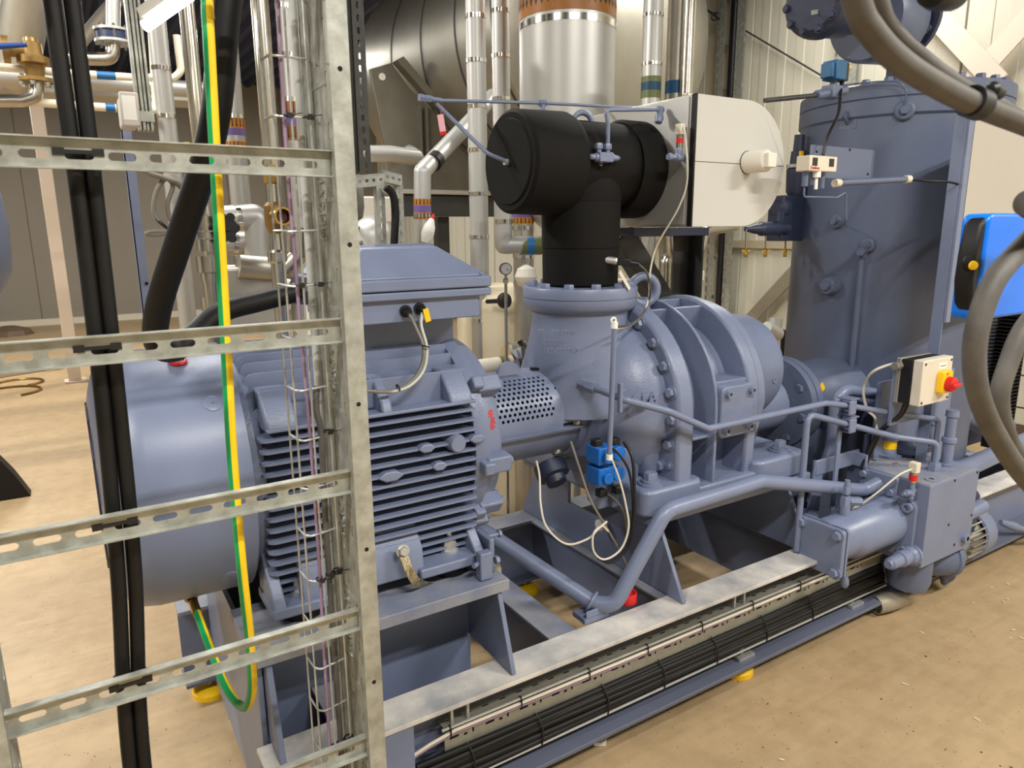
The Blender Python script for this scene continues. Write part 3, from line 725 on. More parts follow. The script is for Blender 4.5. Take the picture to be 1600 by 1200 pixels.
# vertical conduit in front of the compressor
cd = thing('cable_conduit', tuple(at(958, 720, 'y', 1.62)), 'slim blue grey conduit with white end caps in front of the compressor', 'conduit')
ya = 1.665
k0, k1 = at(960, 512, 'y', ya), at(952, 716, 'y', ya)
obj('conduit_tube', B().cyl(k1, k0, .0085), 'paint', cd)
obj('end_cap', B().cyl(k0-V((0, 0, .002)), k0+V((0, 0, .018)), .0105), 'white', cd)
obj('cap_loop', B().torus(k0+V((-.004, 0, .022)), (0, 1, 0), .009, .003, 14, 6), 'white', cd)
obj('end_cap', B().cyl(k1-V((0, 0, .004)), k1+V((0, 0, .014)), .0108), 'white', cd)
kb = at(967, 620, 'y', ya+.01)
obj('bracket', B().box(kb.x-.006, kb.x+.006, ya-.004, ya+.012, kb.z-.05, kb.z+.045), 'paint', cd, .002)
obj('bracket', B().box(kb.x, kb.x+.022, ya+.002, ya+.012, kb.z+.018, kb.z+.026), 'paint', cd)

# ================================================================== oil separator
TX, TY, TR = 3.56, 2.10, .45
ta = thing('oil_separator_tank', (TX, TY, .35), 'tall blue grey oil separator tank behind the compressor', 'tank')
obj('shell', B().lathe((TX, TY, 0), (0, 0, 1), [(.36, .44), (.38, TR), (2.08, TR)], 96), 'tank_paint', ta)
obj('top_flange', B().lathe((TX, TY, 0), (0, 0, 1), [(2.07, TR), (2.08, TR+.012), (2.145, TR+.012), (2.147, TR+.006), (2.15, TR+.006), (2.152, TR+.012), (2.21, TR+.012), (2.215, TR+.0), (2.22, .1)], 96), 'tank_paint', ta, .002)
for k in range(14):
    a = pi*1.05+k*.23; bolt(ta, (TX+(TR-.035)*cos(a), TY+(TR-.035)*sin(a), 2.217), (0, 0, 1), .020, .022, 'tank_paint', washer=False)
obj('skirt', B().lathe((TX, TY, 0), (0, 0, 1), [(.352, .40), (.37, .40)], 48), 'tank_paint', ta)
def ontank(px, py, r=TR):
    d = ROT@np.array([px-800, 600-py, -FPX]); ox, oy = EYE[0]-TX, EYE[1]-TY
    A = d[0]**2+d[1]**2; Bq = 2*(ox*d[0]+oy*d[1]); Cq = ox*ox+oy*oy-r*r
    t = (-Bq-math.sqrt(max(0, Bq*Bq-4*A*Cq)))/(2*A); p = V(EYE+d*t); n = V((p.x-TX, p.y-TY, 0)).normalized(); return p, n
# ports
for (px, py, r, h) in ((1413, 173, .042, .022), (1309, 346, .033, .022), (1300, 446, .046, .05), (1357, 383, .034, .03)):
    p, n = ontank(px, py)
    o = obj('port_boss', B().lathe(p-n*.01, n, [(0, r), (.01+h*.6, r), (.01+h, r*.82)], 28), 'tank_paint', ta, .002)
    obj('port_plug', B().hexa(p+n*h*.9, n, r*.5, .02), 'tank_paint', o)
# lifting lug (triangular gusset)
p, n = ontank(1325, 183); tz = V((0, 0, 1)); sd = tz.cross(n)
b = B(); o1 = [(0, -.045), (0, .045), (.055, .0)]
vs = [p+n*a-n*.01+tz*c_+sd*e for e in (-.006, .006) for a, c_ in o1]
b.add(vs, [(0, 1, 2), (5, 4, 3), (0, 3, 4, 1), (1, 4, 5, 2), (2, 5, 3, 0)]); obj('lifting_lug', b, 'tank_paint', ta, .002)
obj('lug_pad', B().bar(p-n*.004-tz*.055, p-n*.004+tz*.055, .09, .008, n), 'tank_paint', ta, .003)
# sight tube down the shell with valve on top
pA, n = ontank(1352, 392); pB, nB = ontank(1336, 600)
g0 = pA+n*.045; g1 = pB+nB*.045
obj('drain_tube', B().tube([pA-n*.01+V((0, 0, .01)), pA+n*.045+V((0, 0, .01)), g0-V((0, 0, .05)), V((g0.x, g0.y, .8))], .0125, 12, bend=.02), 'tank_paint', ta)
b = B().cyl(g0+V((0, 0, .03)), g0-V((0, 0, .03)), .02); b.hexa(g0+n*.0, n, .024, .05); obj('drain_valve', b, 'tank_paint', ta)
# instrument tube arching to the upper port
p1, n1 = ontank(1413, 168); p2, n2 = ontank(1290, 140)
tl = [p1+n1*.03, p1+n1*.05+V((0, 0, .05)), ontank(1412, 140)[0]+n1*.05, ontank(1395, 130)[0]+n1*.05, ontank(1340, 133)[0]+n2*.05, ontank(1300, 141)[0]+n2*.06]
obj('impulse_tube', B().tube(spline(tl, 6), .0035, 8), 'tank_paint', ta)
# instrument plate and pressure switch
p, n = ontank(1320, 262); tz = V((0, 0, 1))
pc = V((p.x, p.y, p.z))+n*.06
q0 = at(1267, 235, 'y', pc.y); q1 = at(1361, 275, 'y', pc.y)
yp = TY-TR-.0
pl = B().box(at(1265, 235, 'y', 1.66).x, at(1362, 235, 'y', 1.66).x, 1.655, 1.66, at(1300, 279, 'y', 1.66).z, at(1300, 229, 'y', 1.66).z)
plo = obj('instrument_plate', pl, 'tank_paint', ta, .001)
xr = at(1362, 235, 'y', 1.66).x; zb, zt_ = at(1300, 279, 'y', 1.66).z, at(1300, 229, 'y', 1.66).z
obj('plate_wing', B().prism([(xr, 1.655), (xr+.045, 1.675), (xr+.045, 1.68), (xr, 1.66)], 'z', zb-.003, zt_), 'tank_paint', ta)
for px, py in ((1276, 237), (1328, 234), (1356, 272)): piece('plate_hole', shared('plate_hole', B().cyl((0, 0, 0), (0, 0, .001), .005, n=12), 'void'), ta, at(px, py, 'y', 1.6545), (0, -1, 0))
sw = thing('pressure_switch', tuple(at(1290, 268, 'y', 1.63)), 'cream twin pressure switch with two black windows on the tank plate', 'switch')
s0, s1 = at(1266, 242, 'y', 1.60), at(1307, 269, 'y', 1.60)
obj('case', B().box(s0.x, s1.x, 1.60, 1.654, s1.z, s0.z), 'beige_box', sw, .003)
sx = s1.x-s0.x; sz_ = s0.z-s1.z
for f in (.1, .70): obj('scale_window', B().box(s0.x+sx*f, s0.x+sx*(f+.17), 1.5985, 1.601, s1.z+sz_*.34, s1.z+sz_*.85), 'black', sw)
text('brand_lettering', 'Danfoss', .015, (s0.x+.006, 1.5992, s1.z+.006), (1, 0, 0), (0, 0, 1), 'red_text', sw)
b = B()
for f, L in ((.15, .05), (.42, .045), (.75, .055)): b.cyl((s0.x+sx*f, 1.63, s1.z-L), (s0.x+sx*f, 1.63, s1.z+.002), .011, n=12)
obj('bellows_port', b, 'tank_paint', sw, kind='stuff')
obj('cable_gland', B().cyl((s0.x+sx*.42, 1.615, s1.z-.02), (s0.x+sx*.42, 1.615, s1.z), .014, n=12).cyl((s0.x+sx*.40, 1.612, s1.z-.06), (s0.x+sx*.42, 1.615, s1.z-.02), .006, n=8), 'white', sw)
pp, nn = ontank(1313, 346)
obj('impulse_tube', B().tube([(s0.x+sx*.15, 1.63, s1.z-.04), (s0.x+sx*.15, 1.63, s1.z-.085), (s0.x+sx*.75, 1.625, s1.z-.085), (s0.x+sx*1.3, 1.62, s1.z-.085), tuple(at(1322, 300, 'y', 1.62)), tuple(at(1322, 344, 'y', 1.63)), tuple(pp+nn*.03)], .0035, 8, bend=.012), 'tank_paint', sw)
# grey conduit below the plate
cd2 = thing('cable_conduit', tuple(at(1365, 283, 'y', 1.6)), 'blue grey conduit with two white end caps below the pressure switch plate', 'conduit')
u0, u1 = at(1308, 286, 'y', 1.64), at(1418, 280, 'y', 1.60)
obj('conduit_tube', B().cyl(u0, u1, .0115), 'tank_paint', cd2)
du = (u1-u0).normalized()
for q in (u0, u1): obj('end_cap', B().cyl(q-du*.014, q+du*.012, .0145), 'beige_box', cd2)
obj('cable', B().tube(spline([u1, at(1450, 283, 'y', 1.55), at(1480, 284, 'y', 1.52), at(1505, 290, 'y', 1.52)]), .0045, 8), 'rubber', cd2)
# solenoid on the line at the tank top-left
so = thing('solenoid_valve', tuple(at(1303, 150, 'y', 1.75)), 'blue solenoid valve with yellow lamp at the tank top edge', 'valve')
ys = 1.76
c = at(1304, 112, 'y', ys); 
obj('coil', B().box(c.x-.032, c.x+.032, ys-.03, ys+.03, c.z-.032, c.z+.036), 'teal_blue', so, .004)
obj('coil_face', B().box(c.x-.050, c.x-.034, ys-.024, ys+.024, c.z-.026, c.z+.026), 'teal_blue', so, .003)
obj('plug', B().box(c.x+.034, c.x+.06, ys-.02, ys+.02, c.z-.03, c.z+.03), 'black', so, .003)
obj('lamp', B().cyl((c.x+.045, ys, c.z+.02), (c.x+.075, ys-.01, c.z+.02), .008, n=10), 'yellow', so)
vb0 = at(1275, 149, 'y', ys); vb1 = at(1320, 141, 'y', ys)
obj('valve_body', B().cyl(vb0, vb1, .018, n=14).bar(at(1300, 144, 'y', ys)-V((.03, 0, 0)), at(1300, 144, 'y', ys)+V((.03, 0, 0)), .05, .045), 'tank_paint', so, .003)
obj('stem', B().cyl((c.x, ys, c.z-.03), (c.x, ys, c.z-.085), .013, n=12), 'tank_paint', so)
l0 = at(1195, 157, 'y', ys); obj('tube', B().cyl(l0, vb0, .0085, n=10), 'dark_steel', so)
obj('cable', B().tube(spline([(c.x+.046, ys, c.z-.03), tuple(at(1313, 150, 'y', ys-.04)), tuple(at(1309, 180, 'y', 1.66)), tuple(at(1293, 215, 'y', 1.63)), tuple(at(1286, 242, 'y', 1.62))]), .006, 8), 'black', so)
# safety valve cluster on the left flank
sv = thing('safety_valve_block', tuple(at(1225, 370, 'y', 2.3)), 'dark blue safety valve and angle valves on the tank flank', 'valve')
yq = 2.35; q = at(1243, 300, 'y', yq)
X_ = q.x
def zpx(py): return at(1242, py, 'y', yq).z
b = B().lathe((X_, yq, 0), (0, 0, 1), [(zpx(308), .03), (zpx(300), .046), (zpx(264), .05), (zpx(262), .038), (zpx(236), .034), (zpx(235), .026), (zpx(210), .024)], 20); obj('valve_body', b, 'dark_paint', sv)
obj('clamp_ring', B().lathe((X_, yq, 0), (0, 0, 1), [(zpx(262), .052), (zpx(257), .052)], 20), 'zinc', sv)
obj('label_plate', B().box(X_-.03, X_-.012, yq-.038, yq-.026, zpx(249), zpx(237)), 'yellow', sv)
b = B(); h = at(1222, 325, 'y', yq); b.lathe(h+V((-.05, 0, 0)), (1, 0, 0), [(0, .03), (.02, .055), (.05, .055), (.06, .035), (.16, .035)], 20); obj('flange_valve', b, 'dark_paint', sv)
b = B().box(at(1212, 340, 'y', yq).x, X_+.06, yq-.04, yq+.05, zpx(376), zpx(306)); obj('valve_block', b, 'dark_paint', sv, .006)
b = B(); h0 = at(1165, 358, 'y', yq-.02); h1 = at(1230, 357, 'y', yq-.04); b.lathe(h0, h1-h0, [(0, .012), (.03, .016), (.05, .022), (.09, .026), (.1, .034), (.2, .034), (.22, .026), ((h1-h0).length, .026)], 20); obj('relief_outlet', b, 'dark_paint', sv)
obj('wing_nut', B().cyl(at(1215, 345, 'y', yq-.06), at(1216, 330, 'y', yq-.06), .014, n=12), 'dark_paint', sv)
# bottom drain cocks (brass tags on thin rods) hanging from the line
for i, px in enumerate((1165, 1196, 1227)):
    t = thing('brass_drain_cock', tuple(at(px, 405, 'y', 2.32)), ['small brass drain cock on a rod, nearest the cable ladder', 'small brass drain cock on a rod, middle of the three', 'small brass drain cock on a rod, nearest the blue tank'][i], 'valve', 'brass drain cocks')
    p0, p1 = at(px+1, 357, 'y', 2.32), at(px, 392, 'y', 2.32)
    obj('rod', B().cyl(p1, p0, .004, n=8), 'stainless', t); b = B().cyl(p1+V((0, 0, .01)), p1-V((0, 0, .03)), .008, n=10); b.hexa(p1-V((0, 0, .016)), (0, 0, 1), .011, .010); obj('cock', b, 'brass', t)
    obj('lever', B().bar(p1+V((-.02, 0, 0)), p1+V((.028, 0, .0)), .009, .005), 'yellow', t)
# elbow pot above the tank: motor valve
mv = thing('motor_valve', tuple(at(1400, 100, 'y', 2.0)), 'dark blue motorised valve standing on top of the tank', 'valve')
hx = TX+.02; hy = 2.0
nb = at(1405, 100, 'y', hy)
obj('neck', B().cyl((nb.x, hy, 2.20), (nb.x, hy, 2.42), .05, n=24), 'tank_paint', mv)
e0 = at(1272, 4, 'y', 1.95); e1 = at(1352, 22, 'y', 2.0); e2 = at(1450, 28, 'y', 2.05)
dv = (e2-e0).normalized()
b = B().lathe(e0, dv, [(-.02, .0), (-.02, .10), (0, .125), (.03, .132), (.06, .132), (.062, .122), (.2, .122), (.22, .10), (.4, .10)], 40); obj('motor_housing', b, 'dark_paint', mv)
b = B().lathe(e1+dv*.0+V((0, 0, -.02)), dv, [(0, .16), (.03, .175), (.22, .175), (.25, .16)], 40); obj('valve_body', b, 'tank_paint', mv)
b = B().lathe(e1+dv*.27, dv, [(0, .19), (.03, .19)], 40); obj('body_flange', b, 'dark_paint', mv)
for k in range(10):
    a = k*pi/5; u_, w2 = frame(dv); bolt(mv, e0-dv*.018+(u_*cos(a)+w2*sin(a))*.105, -dv, .014, .014, 'dark_paint')
obj('name_plate', B().bar(at(1268, 20, 'y', 1.93)-dv*.0-V((0, 0, 0)), at(1290, 16, 'y', 1.91), .004, .016), 'zinc', mv)
q = at(1440, 44, 'y', 1.9); obj('side_plug', B().cyl(q, q+V((.06, -.02, 0)), .022, n=14).hexa(q, (1, -.3, 0), .03, .02), 'dark_paint', mv)

# ---------------------------------------------------------------- discharge flange pair into the tank
df = thing('discharge_valve', (2.75, AY, .5), 'grey blue flanged discharge pipe between compressor and tank', 'pipe')
b = B().lathe((0, AY, .82), (1, 0, 0), [(2.62, .12), (2.66, .19), (2.66, .205), (2.695, .205), (2.697, .20), (2.703, .20), (2.705, .205), (2.74, .205), (2.745, .13), (2.80, .12), (2.9, .16), (3.02, .17), (3.2, .15)], 56); obj('flange_pair', b, 'tank_paint', df)
for k in range(8):
    a = k*pi/4+.2; bolt(df, (2.66, AY+.165*cos(a), .82+.165*sin(a)), (-1, 0, 0), .022, .02, 'tank_paint')
obj('tag', B().bar(at(1283, 600, 'y', 1.86), at(1287, 609, 'y', 1.86), .022, .003, (0, -1, 0)), 'yellow', df)
obj('saddle_pipe', B().cyl((2.78, AY-.06, .35), (2.78, AY-.06, .72), .115, n=36), 'tank_paint', df)
# ================================================================== oil manifold block
MX0, MX1, MY0, MY1, MZ0, MZ1 = 2.753, 3.128, 1.35, 1.70, .266, .614
mb = thing('oil_manifold', ((MX0+MX1)/2, 1.52, .1), 'blue grey oil manifold block at the skid corner with filter and valves', 'manifold')
obj('block', B().box(MX0, MX1, MY0, MY1, MZ0, MZ1-.004), 'paint', mb, .003)
obj('top_face', B().box(MX0+.004, MX1-.004, MY0+.004, MY1-.004, MZ1-.005, MZ1), 'dust_film_paint', mb, .002)
hole = shared('tapped_hole', B().cyl((0, 0, -.002), (0, 0, .0012), .0055, n=12), 'void')
for px, py in ((1492, 751), (1527, 738), (1482, 820), (1518, 805), (1491, 851)):
    p = at(px, py, 'y', MY0-.0003); piece('tapped_hole', hole, mb, p, (0, -1, 0))
def plug(o, d, r, h=.008, m='paint'):
    o = V(o); d = V(d)
    q = obj('screw_plug', B().lathe(o-d*.001, d, [(0, r), (h, r), (h+.001, r*.9), (h+.001, r*.45)], 24, caps=False).lathe(o, d, [(h*.2, r*.45), (h*.2+.0001, .0)], 6, caps=False), m, mb); return q
plug(at(1506, 840, 'y', MY0), (0, -1, 0), .022, .016)
for px, py, r in ((1420, 830, .022), (1431, 786, .010), (1427, 817, .011), (1424, 765, .014)): plug(at(px, py, 'x', MX0), (-1, 0, 0), r)
for px, py, r in ((1364, 721, .026), (1400, 725, .012), (1455, 750, .022)): plug(at(px, py, 'z', MZ1), (0, 0, 1), r, .005, 'dust_film_paint')
# oil filter with square cover
fy, fz = 1.508, .425
fx0, fx1 = 2.313, MX0
fb = obj('filter_body', B().lathe((0, fy, fz), (1, 0, 0), [(fx0+.02, .085), (fx0+.14, .085), (fx0+.16, .099), (fx1-.03, .102), (fx1, .10)], 48), 'paint', mb)
obj('filter_flange', B().prism(rrect(fy-.125, fy+.11, fz-.13, fz+.115, .035), 'x', fx1-.022, fx1+.001), 'cast_paint', mb, .004)
for y, z in ((fy-.095, fz+.085), (fy-.095, fz-.10), (fy+.085, fz+.085)): socket(mb, (fx1-.022, y, z), (-1, 0, 0), .02, .02)
obj('filter_cover', B().prism(rrect(fy-.092, fy+.108, fz-.115, fz+.078, .012), 'x', fx0, fx0+.042), 'paint', mb, .004)
obj('cover_gasket', B().prism(rrect(fy-.094, fy+.11, fz-.117, fz+.08, .012), 'x', fx0+.020, fx0+.023), 'dark_paint', mb)
for y, z in ((fy-.07, fz+.056), (fy+.084, fz+.056), (fy-.07, fz-.092), (fy+.084, fz-.092)): bolt(mb, (fx0, y, z), (-1, 0, 0), .019, .016)
bl = fx0+.14
b = B().cyl((bl, fy, fz+.07), (bl, fy, fz+.125), .020, n=16); b.hexa((bl, fy, fz+.115), (0, 0, 1), .021, .045); b.hexa((bl, fy, fz+.17), (0, 0, 1), .016, .03); b.cyl((bl, fy, fz+.19), (bl, fy, fz+.225), .010, n=12)
obj('bleed_fitting', b, 'paint', mb)
b = B().hexa((bl+.01, fy-.01, fz+.14), (.8, -.6, 0), .018, .045); obj('bleed_elbow', b, 'paint', mb)
# spool valve pointing forward of the block
bx = at(1425, 866, 'x', MX0); 
b = B().lathe((MX0, bx.y, bx.z), (-1, 0, 0), [(0, .046), (.014, .046), (.016, .04), (.035, .036), (.04, .030), (.055, .032), (.09, .032), (.092, .026), (.155, .024), (.16, .018), (.17, .016)], 28); obj('spool_valve', b, 'paint', mb)
obj('valve_drain', B().lathe((fx0+.05, fy-.08, fz-.115), (.2, 0, -1), [(0, .012), (.02, .016), (.04, .014), (.05, .008)], 12), 'paint', mb)
# pressure sensor with red band
sx_ = at(1425, 735, 'x', MX0+.02); sx_.y = 1.405
zs = MZ1
p = at(1427, 745, 'y', 1.40)
b = B().cyl((p.x, 1.40, p.z-.09), (p.x, 1.40, p.z-.02), .010, n=12); b.hexa((p.x, 1.40, p.z-.075), (0, 0, 1), .014, .02); b.hexa((p.x-.045, 1.40, p.z-.06), (1, 0, 0), .013, .03); b.cyl((p.x-.06, 1.40, p.z-.06), (p.x, 1.40, p.z-.06), .008, n=10)
b.cyl((p.x, 1.40, p.z-.065), (MX0+.01, 1.41, p.z-.065), .009, n=10)
sn = thing('pressure_sensor', (p.x, 1.40, p.z-.09), 'pressure sensor with red band and beige plug on the manifold corner', 'sensor')
obj('valve_stem', b, 'paint', sn)
obj('sensor_body', B().cyl((p.x, 1.40, p.z-.022), (p.x, 1.40, p.z+.016), .014, n=18), 'stainless', sn); obj('red_band', B().cyl((p.x, 1.40, p.z-.014), (p.x, 1.40, p.z+.010), .0155, n=20), 'red', sn)
obj('plug', B().box(p.x-.015, p.x+.015, 1.383, 1.417, p.z+.018, p.z+.06), 'beige_box', sn, .003)
obj('cable', B().tube(spline([(p.x-.012, 1.40, p.z+.035), tuple(at(1405, 742, 'y', 1.41)), tuple(at(1370, 770, 'y', 1.45)), tuple(at(1345, 788, 'y', 1.49)), tuple(at(1330, 795, 'y', 1.50))]), .0038, 8), 'light_cable', sn)
# top fittings: yellow marked relief, flat black-grey check cap, tall fittings
rf = at(1387, 712, 'z', MZ1)
b = B().lathe((rf.x, rf.y, MZ1), (0, 0, 1), [(0, .055), (.012, .055), (.014, .035), (.03, .033), (.034, .03), (.075, .03), (.08, .045), (.10, .045), (.12, .028), (.22, .026)], 32); rv = obj('relief_fitting', b, 'paint', mb)
obj('yellow_label', B().lathe((rf.x, rf.y, MZ1), (0, 0, 1), [(.036, .0315), (.074, .0315)], 28), 'yellow', rv)
fc_ = at(1418, 700, 'z', MZ1+.03)
obj('flow_switch', B().lathe((fc_.x, fc_.y, MZ1), (0, 0, 1), [(0, .055), (.02, .075), (.035, .075), (.04, .06), (.055, .045), (.075, .028)], 32), 'dark_paint', mb)
obj('flow_switch_wing', B().prism(rrect(fc_.x+.04, fc_.x+.14, fc_.y-.05, fc_.y+.04, .03), 'z', MZ1+.005, MZ1+.035), 'dark_paint', mb, .006)
for (px, py, h) in ((1478, 727, .24), (1452, 700, .27)):
    p = at(px, py, 'z', MZ1); b = B().lathe((p.x, p.y, MZ1), (0, 0, 1), [(0, .034), (.012, .034), (.013, .022), (h*.42, .022), (h*.43, .029), (h*.5, .029), (h*.52, .020), (h*.88, .020), (h*.89, .026), (h, .024)], 20); obj('cartridge_valve', b, 'paint', mb)
obj('rear_plate', B().box(MX0+.12, MX0+.19, MY1, MY1+.012, MZ1-.02, MZ1+.1), 'paint', mb, .003)
# big flanged inlet on the block left face
iy = at(1378, 745, 'x', MX0)
obj('inlet_flange', B().prism(rrect(iy.y-.075, iy.y+.085, iy.z-.065, iy.z+.02, .012), 'x', MX0-.02, MX0), 'paint', mb, .003)
for y, z in ((iy.y+.065, iy.z+.0), (iy.y-.055, iy.z-.045)): bolt(mb, (MX0-.02, y, z), (-1, 0, 0), .016, .014)
# underside: strainer bowls and hose elbow
b = B().lathe((MX0+.11, 1.45, 0), (0, 0, 1), [(.115, .05), (.12, .075), (.15, .085), (.27, .085)], 28); obj('strainer_bowl', b, 'tank_paint', mb)
b = B().lathe((MX0+.25, 1.47, .19), (1, -.25, 0), [(0, .05), (.03, .075), (.11, .085), (.115, .092), (.135, .092), (.14, .085), (.18, .06)], 32); obj('pump_body', b, 'tank_paint', mb)
obj('mount_bracket', B().box(MX0+.02, MX1, 1.55, 1.57, .06, MZ0), 'paint', mb)
# cover plate and oil pump motor behind the block
pm_ = thing('oil_pump_motor', (3.35, 1.45, 0.05), 'small grey oil pump motor with fan cowl behind the manifold', 'motor')
a0 = V((3.12, 1.60, .25)); ad = V((.93, -.37, 0)).normalized()
obj('pump_flange', B().prism([(3.10, .40), (3.30, .46), (3.335, .43), (3.34, .30), (3.26, .12), (3.20, .055), (3.12, .05), (3.08, .12)], 'y', 1.42, 1.44), 'dark_paint', pm_, .008)
obj('flange_slot', B().bar((3.262, 1.4195, .163), (3.275, 1.4195, .155), .002, .012), 'void', pm_)
obj('suction_stub', B().cyl((3.13, 1.42, .36), (3.31, 1.40, .395), .032, n=20), 'paint', pm_)
ctr = V((3.33, 1.50, .215))
obj('stator', B().lathe(ctr, (1, 0, 0), [(-.10, .09), (.06, .09)], 36), 'zinc', pm_)
for k in range(24):
    a = 2*pi*k/24; d = V((0, cos(a), sin(a))); obj('stator_fin', B().bar(ctr+d*.10+V((-.08, 0, 0)), ctr+d*.10+V((.055, 0, 0)), .006, .03, d), 'alu_dull', pm_)
obj('fan_cowl', B().lathe(ctr, (1, 0, 0), [(.045, .108), (.05, .118), (.13, .118), (.16, .10), (.17, .06), (.17, .0)], 40, caps=False), 'paint', pm_)
hs0 = at(1570, 818, 'y', 1.5); 
obj('drain_hose', B().lathe(hs0, at(1600, 828, 'y', 1.46)-hs0, [(-.03, .012), (0, .018), (.05, .022), (.08, .022), (.085, .016), (.3, .014)], 14), 'paint', pm_)

# ================================================================== oil piping on the skid
def pipe_thing(name, pts, r, label, bend=.06, m='paint', cat='pipe', group=None, n=18):
    zmin = min(pts, key=lambda p: p[2]); t = thing(name, tuple(zmin), label, cat, group)
    obj('pipe_run', B().tube(pts, r, n, bend=bend, seg=8), m, t); return t
# thick oil return: rises from behind the motor, dips at the saddle, climbs past the compressor foot to the manifold
r0 = .0265
P = [V((1.02, 2.10, .60)), V((1.145, 1.94, .53)), at(930, 948, 'y', 1.64), at(955, 945, 'y', 1.60), at(1040, 795, 'y', 1.58), at(1190, 755, 'y', 1.575), at(1260, 753, 'y', 1.575), at(1375, 757, 'y', 1.575)]
P = [V((1.03, 2.15, .66)), at(928, 943, 'y', 1.66), at(960, 945, 'y', 1.61), at(1040, 798, 'y', 1.585), at(1188, 752, 'y', 1.58), at(1350, 766, 'y', 1.575), V((MX0-.012, iy.y, iy.z-.02))]
op = pipe_thing('oil_return_pipe', P, r0, 'thick blue grey oil pipe bending over the front beam to the manifold', .07)
c = at(925, 940, 'y', 1.66); dsd = (P[1]-P[0]).normalized()
obj('u_bolt', B().torus(c, dsd, r0+.006, .0055, 20, 8), 'paint', op)
obj('saddle', B().box(c.x-.05, c.x+.05, 1.632, 1.70, .352, .372), 'paint', op, .003)
obj('saddle', B().box(c.x-.045, c.x+.045, c.y-.03, c.y-.024, .372, c.z-.01), 'paint', op, .003)
# slim line from the guard fitting round the compressor to the clamp and manifold
yl = 1.60
L1 = [at(925, 605, 'y', 1.80), at(977, 625, 'y', 1.66), at(1045, 643, 'y', yl), at(1107, 670, 'y', yl), at(1290, 630, 'y', 1.60), at(1328, 634, 'y', 1.60), at(1400, 647, 'y', 1.55), at(1467, 655, 'y', 1.50), V(at(1467, 735, 'y', 1.50))]
o = pipe_thing('injection_line', L1[:-1]+[V((L1[-2].x, L1[-2].y, MZ1))], .0115, 'long slim blue grey oil line swinging across the compressor front', .035)
b = union(B(), L1[0], L1[1]-L1[0], .022, .035); union(b, L1[0]-(L1[1]-L1[0]).normalized()*.035, L1[1]-L1[0], .017, .03); obj('union_nut', b, 'paint', o)
L2 = [V((0, 0, 0))]*2
a = at(1262, 647, 'y', 1.60); bot = at(1247, 760, 'y', 1.60)
L2 = [V((a.x, 1.60, .36)), V((a.x, 1.60, at(1262, 647, 'y', 1.60).z)), at(1328, 664, 'y', 1.60), at(1400, 683, 'y', 1.53), at(1465, 692, 'y', 1.44)]
L2.append(V((L2[-1].x, L2[-1].y, MZ1))); 
o = pipe_thing('return_line', L2, .0125, 'slim blue grey oil line below the injection line at the pipe clamp', .035)
q = L2[-1]; obj('union_nut', B().hexa(q, (0, 0, 1), .026, .035), 'paint', o)
# twin pipe clamps on a post
cl = thing('pipe_clamp_post', (at(1322, 700, 'y', 1.6).x, 1.62, .35), 'flat post with two twin pipe clamps holding the slim oil lines', 'bracket')
px_ = at(1322, 640, 'y', 1.61).x
for py in (636, 664):
    c = at(1326, py, 'y', 1.60)
    o = obj('clamp', B().box(c.x-.022, c.x+.022, 1.578, 1.622, c.z-.03, c.z+.03), 'paint', cl, .006)
    for dz in (-.018, 0, .018): obj('clamp_pocket', B().box(c.x-.0235, c.x-.02, 1.585, 1.615, c.z+dz-.006, c.z+dz+.006), 'dark_paint', o)
    obj('clamp_plate', B().box(c.x-.02, c.x+.035, 1.58, 1.64, c.z+.031, c.z+.036), 'paint', o)
obj('post', B().box(px_-.012, px_+.012, 1.625, 1.633, .36, at(1322, 626, 'y', 1.61).z), 'paint', cl)
# broad hairpin pipe behind
h = [V((0, 0, 0))]
yh = 1.78
H = [at(1292, 720, 'y', yh), at(1305, 690, 'y', yh), at(1307, 608, 'y', yh), at(1330, 604, 'y', yh), at(1408, 625, 'y', yh), at(1408, 690, 'y', yh)]
H = [V((at(1292, 720, 'y', yh).x-.08, yh, .42)), at(1300, 697, 'y', yh), at(1307, 606, 'y', yh), at(1410, 622, 'y', yh), V((at(1410, 622, 'y', yh).x, yh, .62))]
pipe_thing('hairpin_pipe', H, .026, 'broad hairpin blue grey pipe arching behind the pipe clamps', .09)
# bent bracket plate left of the block
bk = thing('support_bracket', (2.62, 1.62, .35), 'bent sheet steel bracket arm beside the manifold block', 'bracket')
q0, q1 = at(1275, 720, 'y', 1.66), at(1322, 728, 'y', 1.66)
zb2 = .352
obj('upright', B().prism([(q0.x-.03, zb2), (q0.x+.0, q0.z), (q0.x+.055, q0.z-.01), (q0.x+.05, zb2)], 'y', 1.66, 1.672), 'paint', bk, .002)
obj('arm', B().box(q0.x+.002, MX0+.01, 1.657, 1.669, q0.z-.066, q0.z-.001), 'paint', bk, .004)
obj('arm_lip', B().box(MX0-.03, MX0-.018, 1.60, 1.67, q0.z-.065, q0.z-.005), 'paint', bk, .004)
# right hand pipes behind the block
q0, q1 = at(1500, 735, 'y', 1.62), at(1600, 690, 'y', 1.70)
pipe_thing('cooler_pipe', [q0-V((.15, -.2, 0)), q0, q1, q1+(q1-q0)*.4], .045, 'sloping blue grey cooler pipe at the right edge behind the manifold', .06)
q0, q1 = at(1505, 650, 'y', 1.8), at(1545, 668, 'y', 1.8)
pipe_thing('cooler_stub', [q0-V((.2, 0, 0)), q0, q1, q1+V((.2, 0, -.02))], .05, 'short dark pipe stub behind the hanging cables', .05, 'tank_paint')
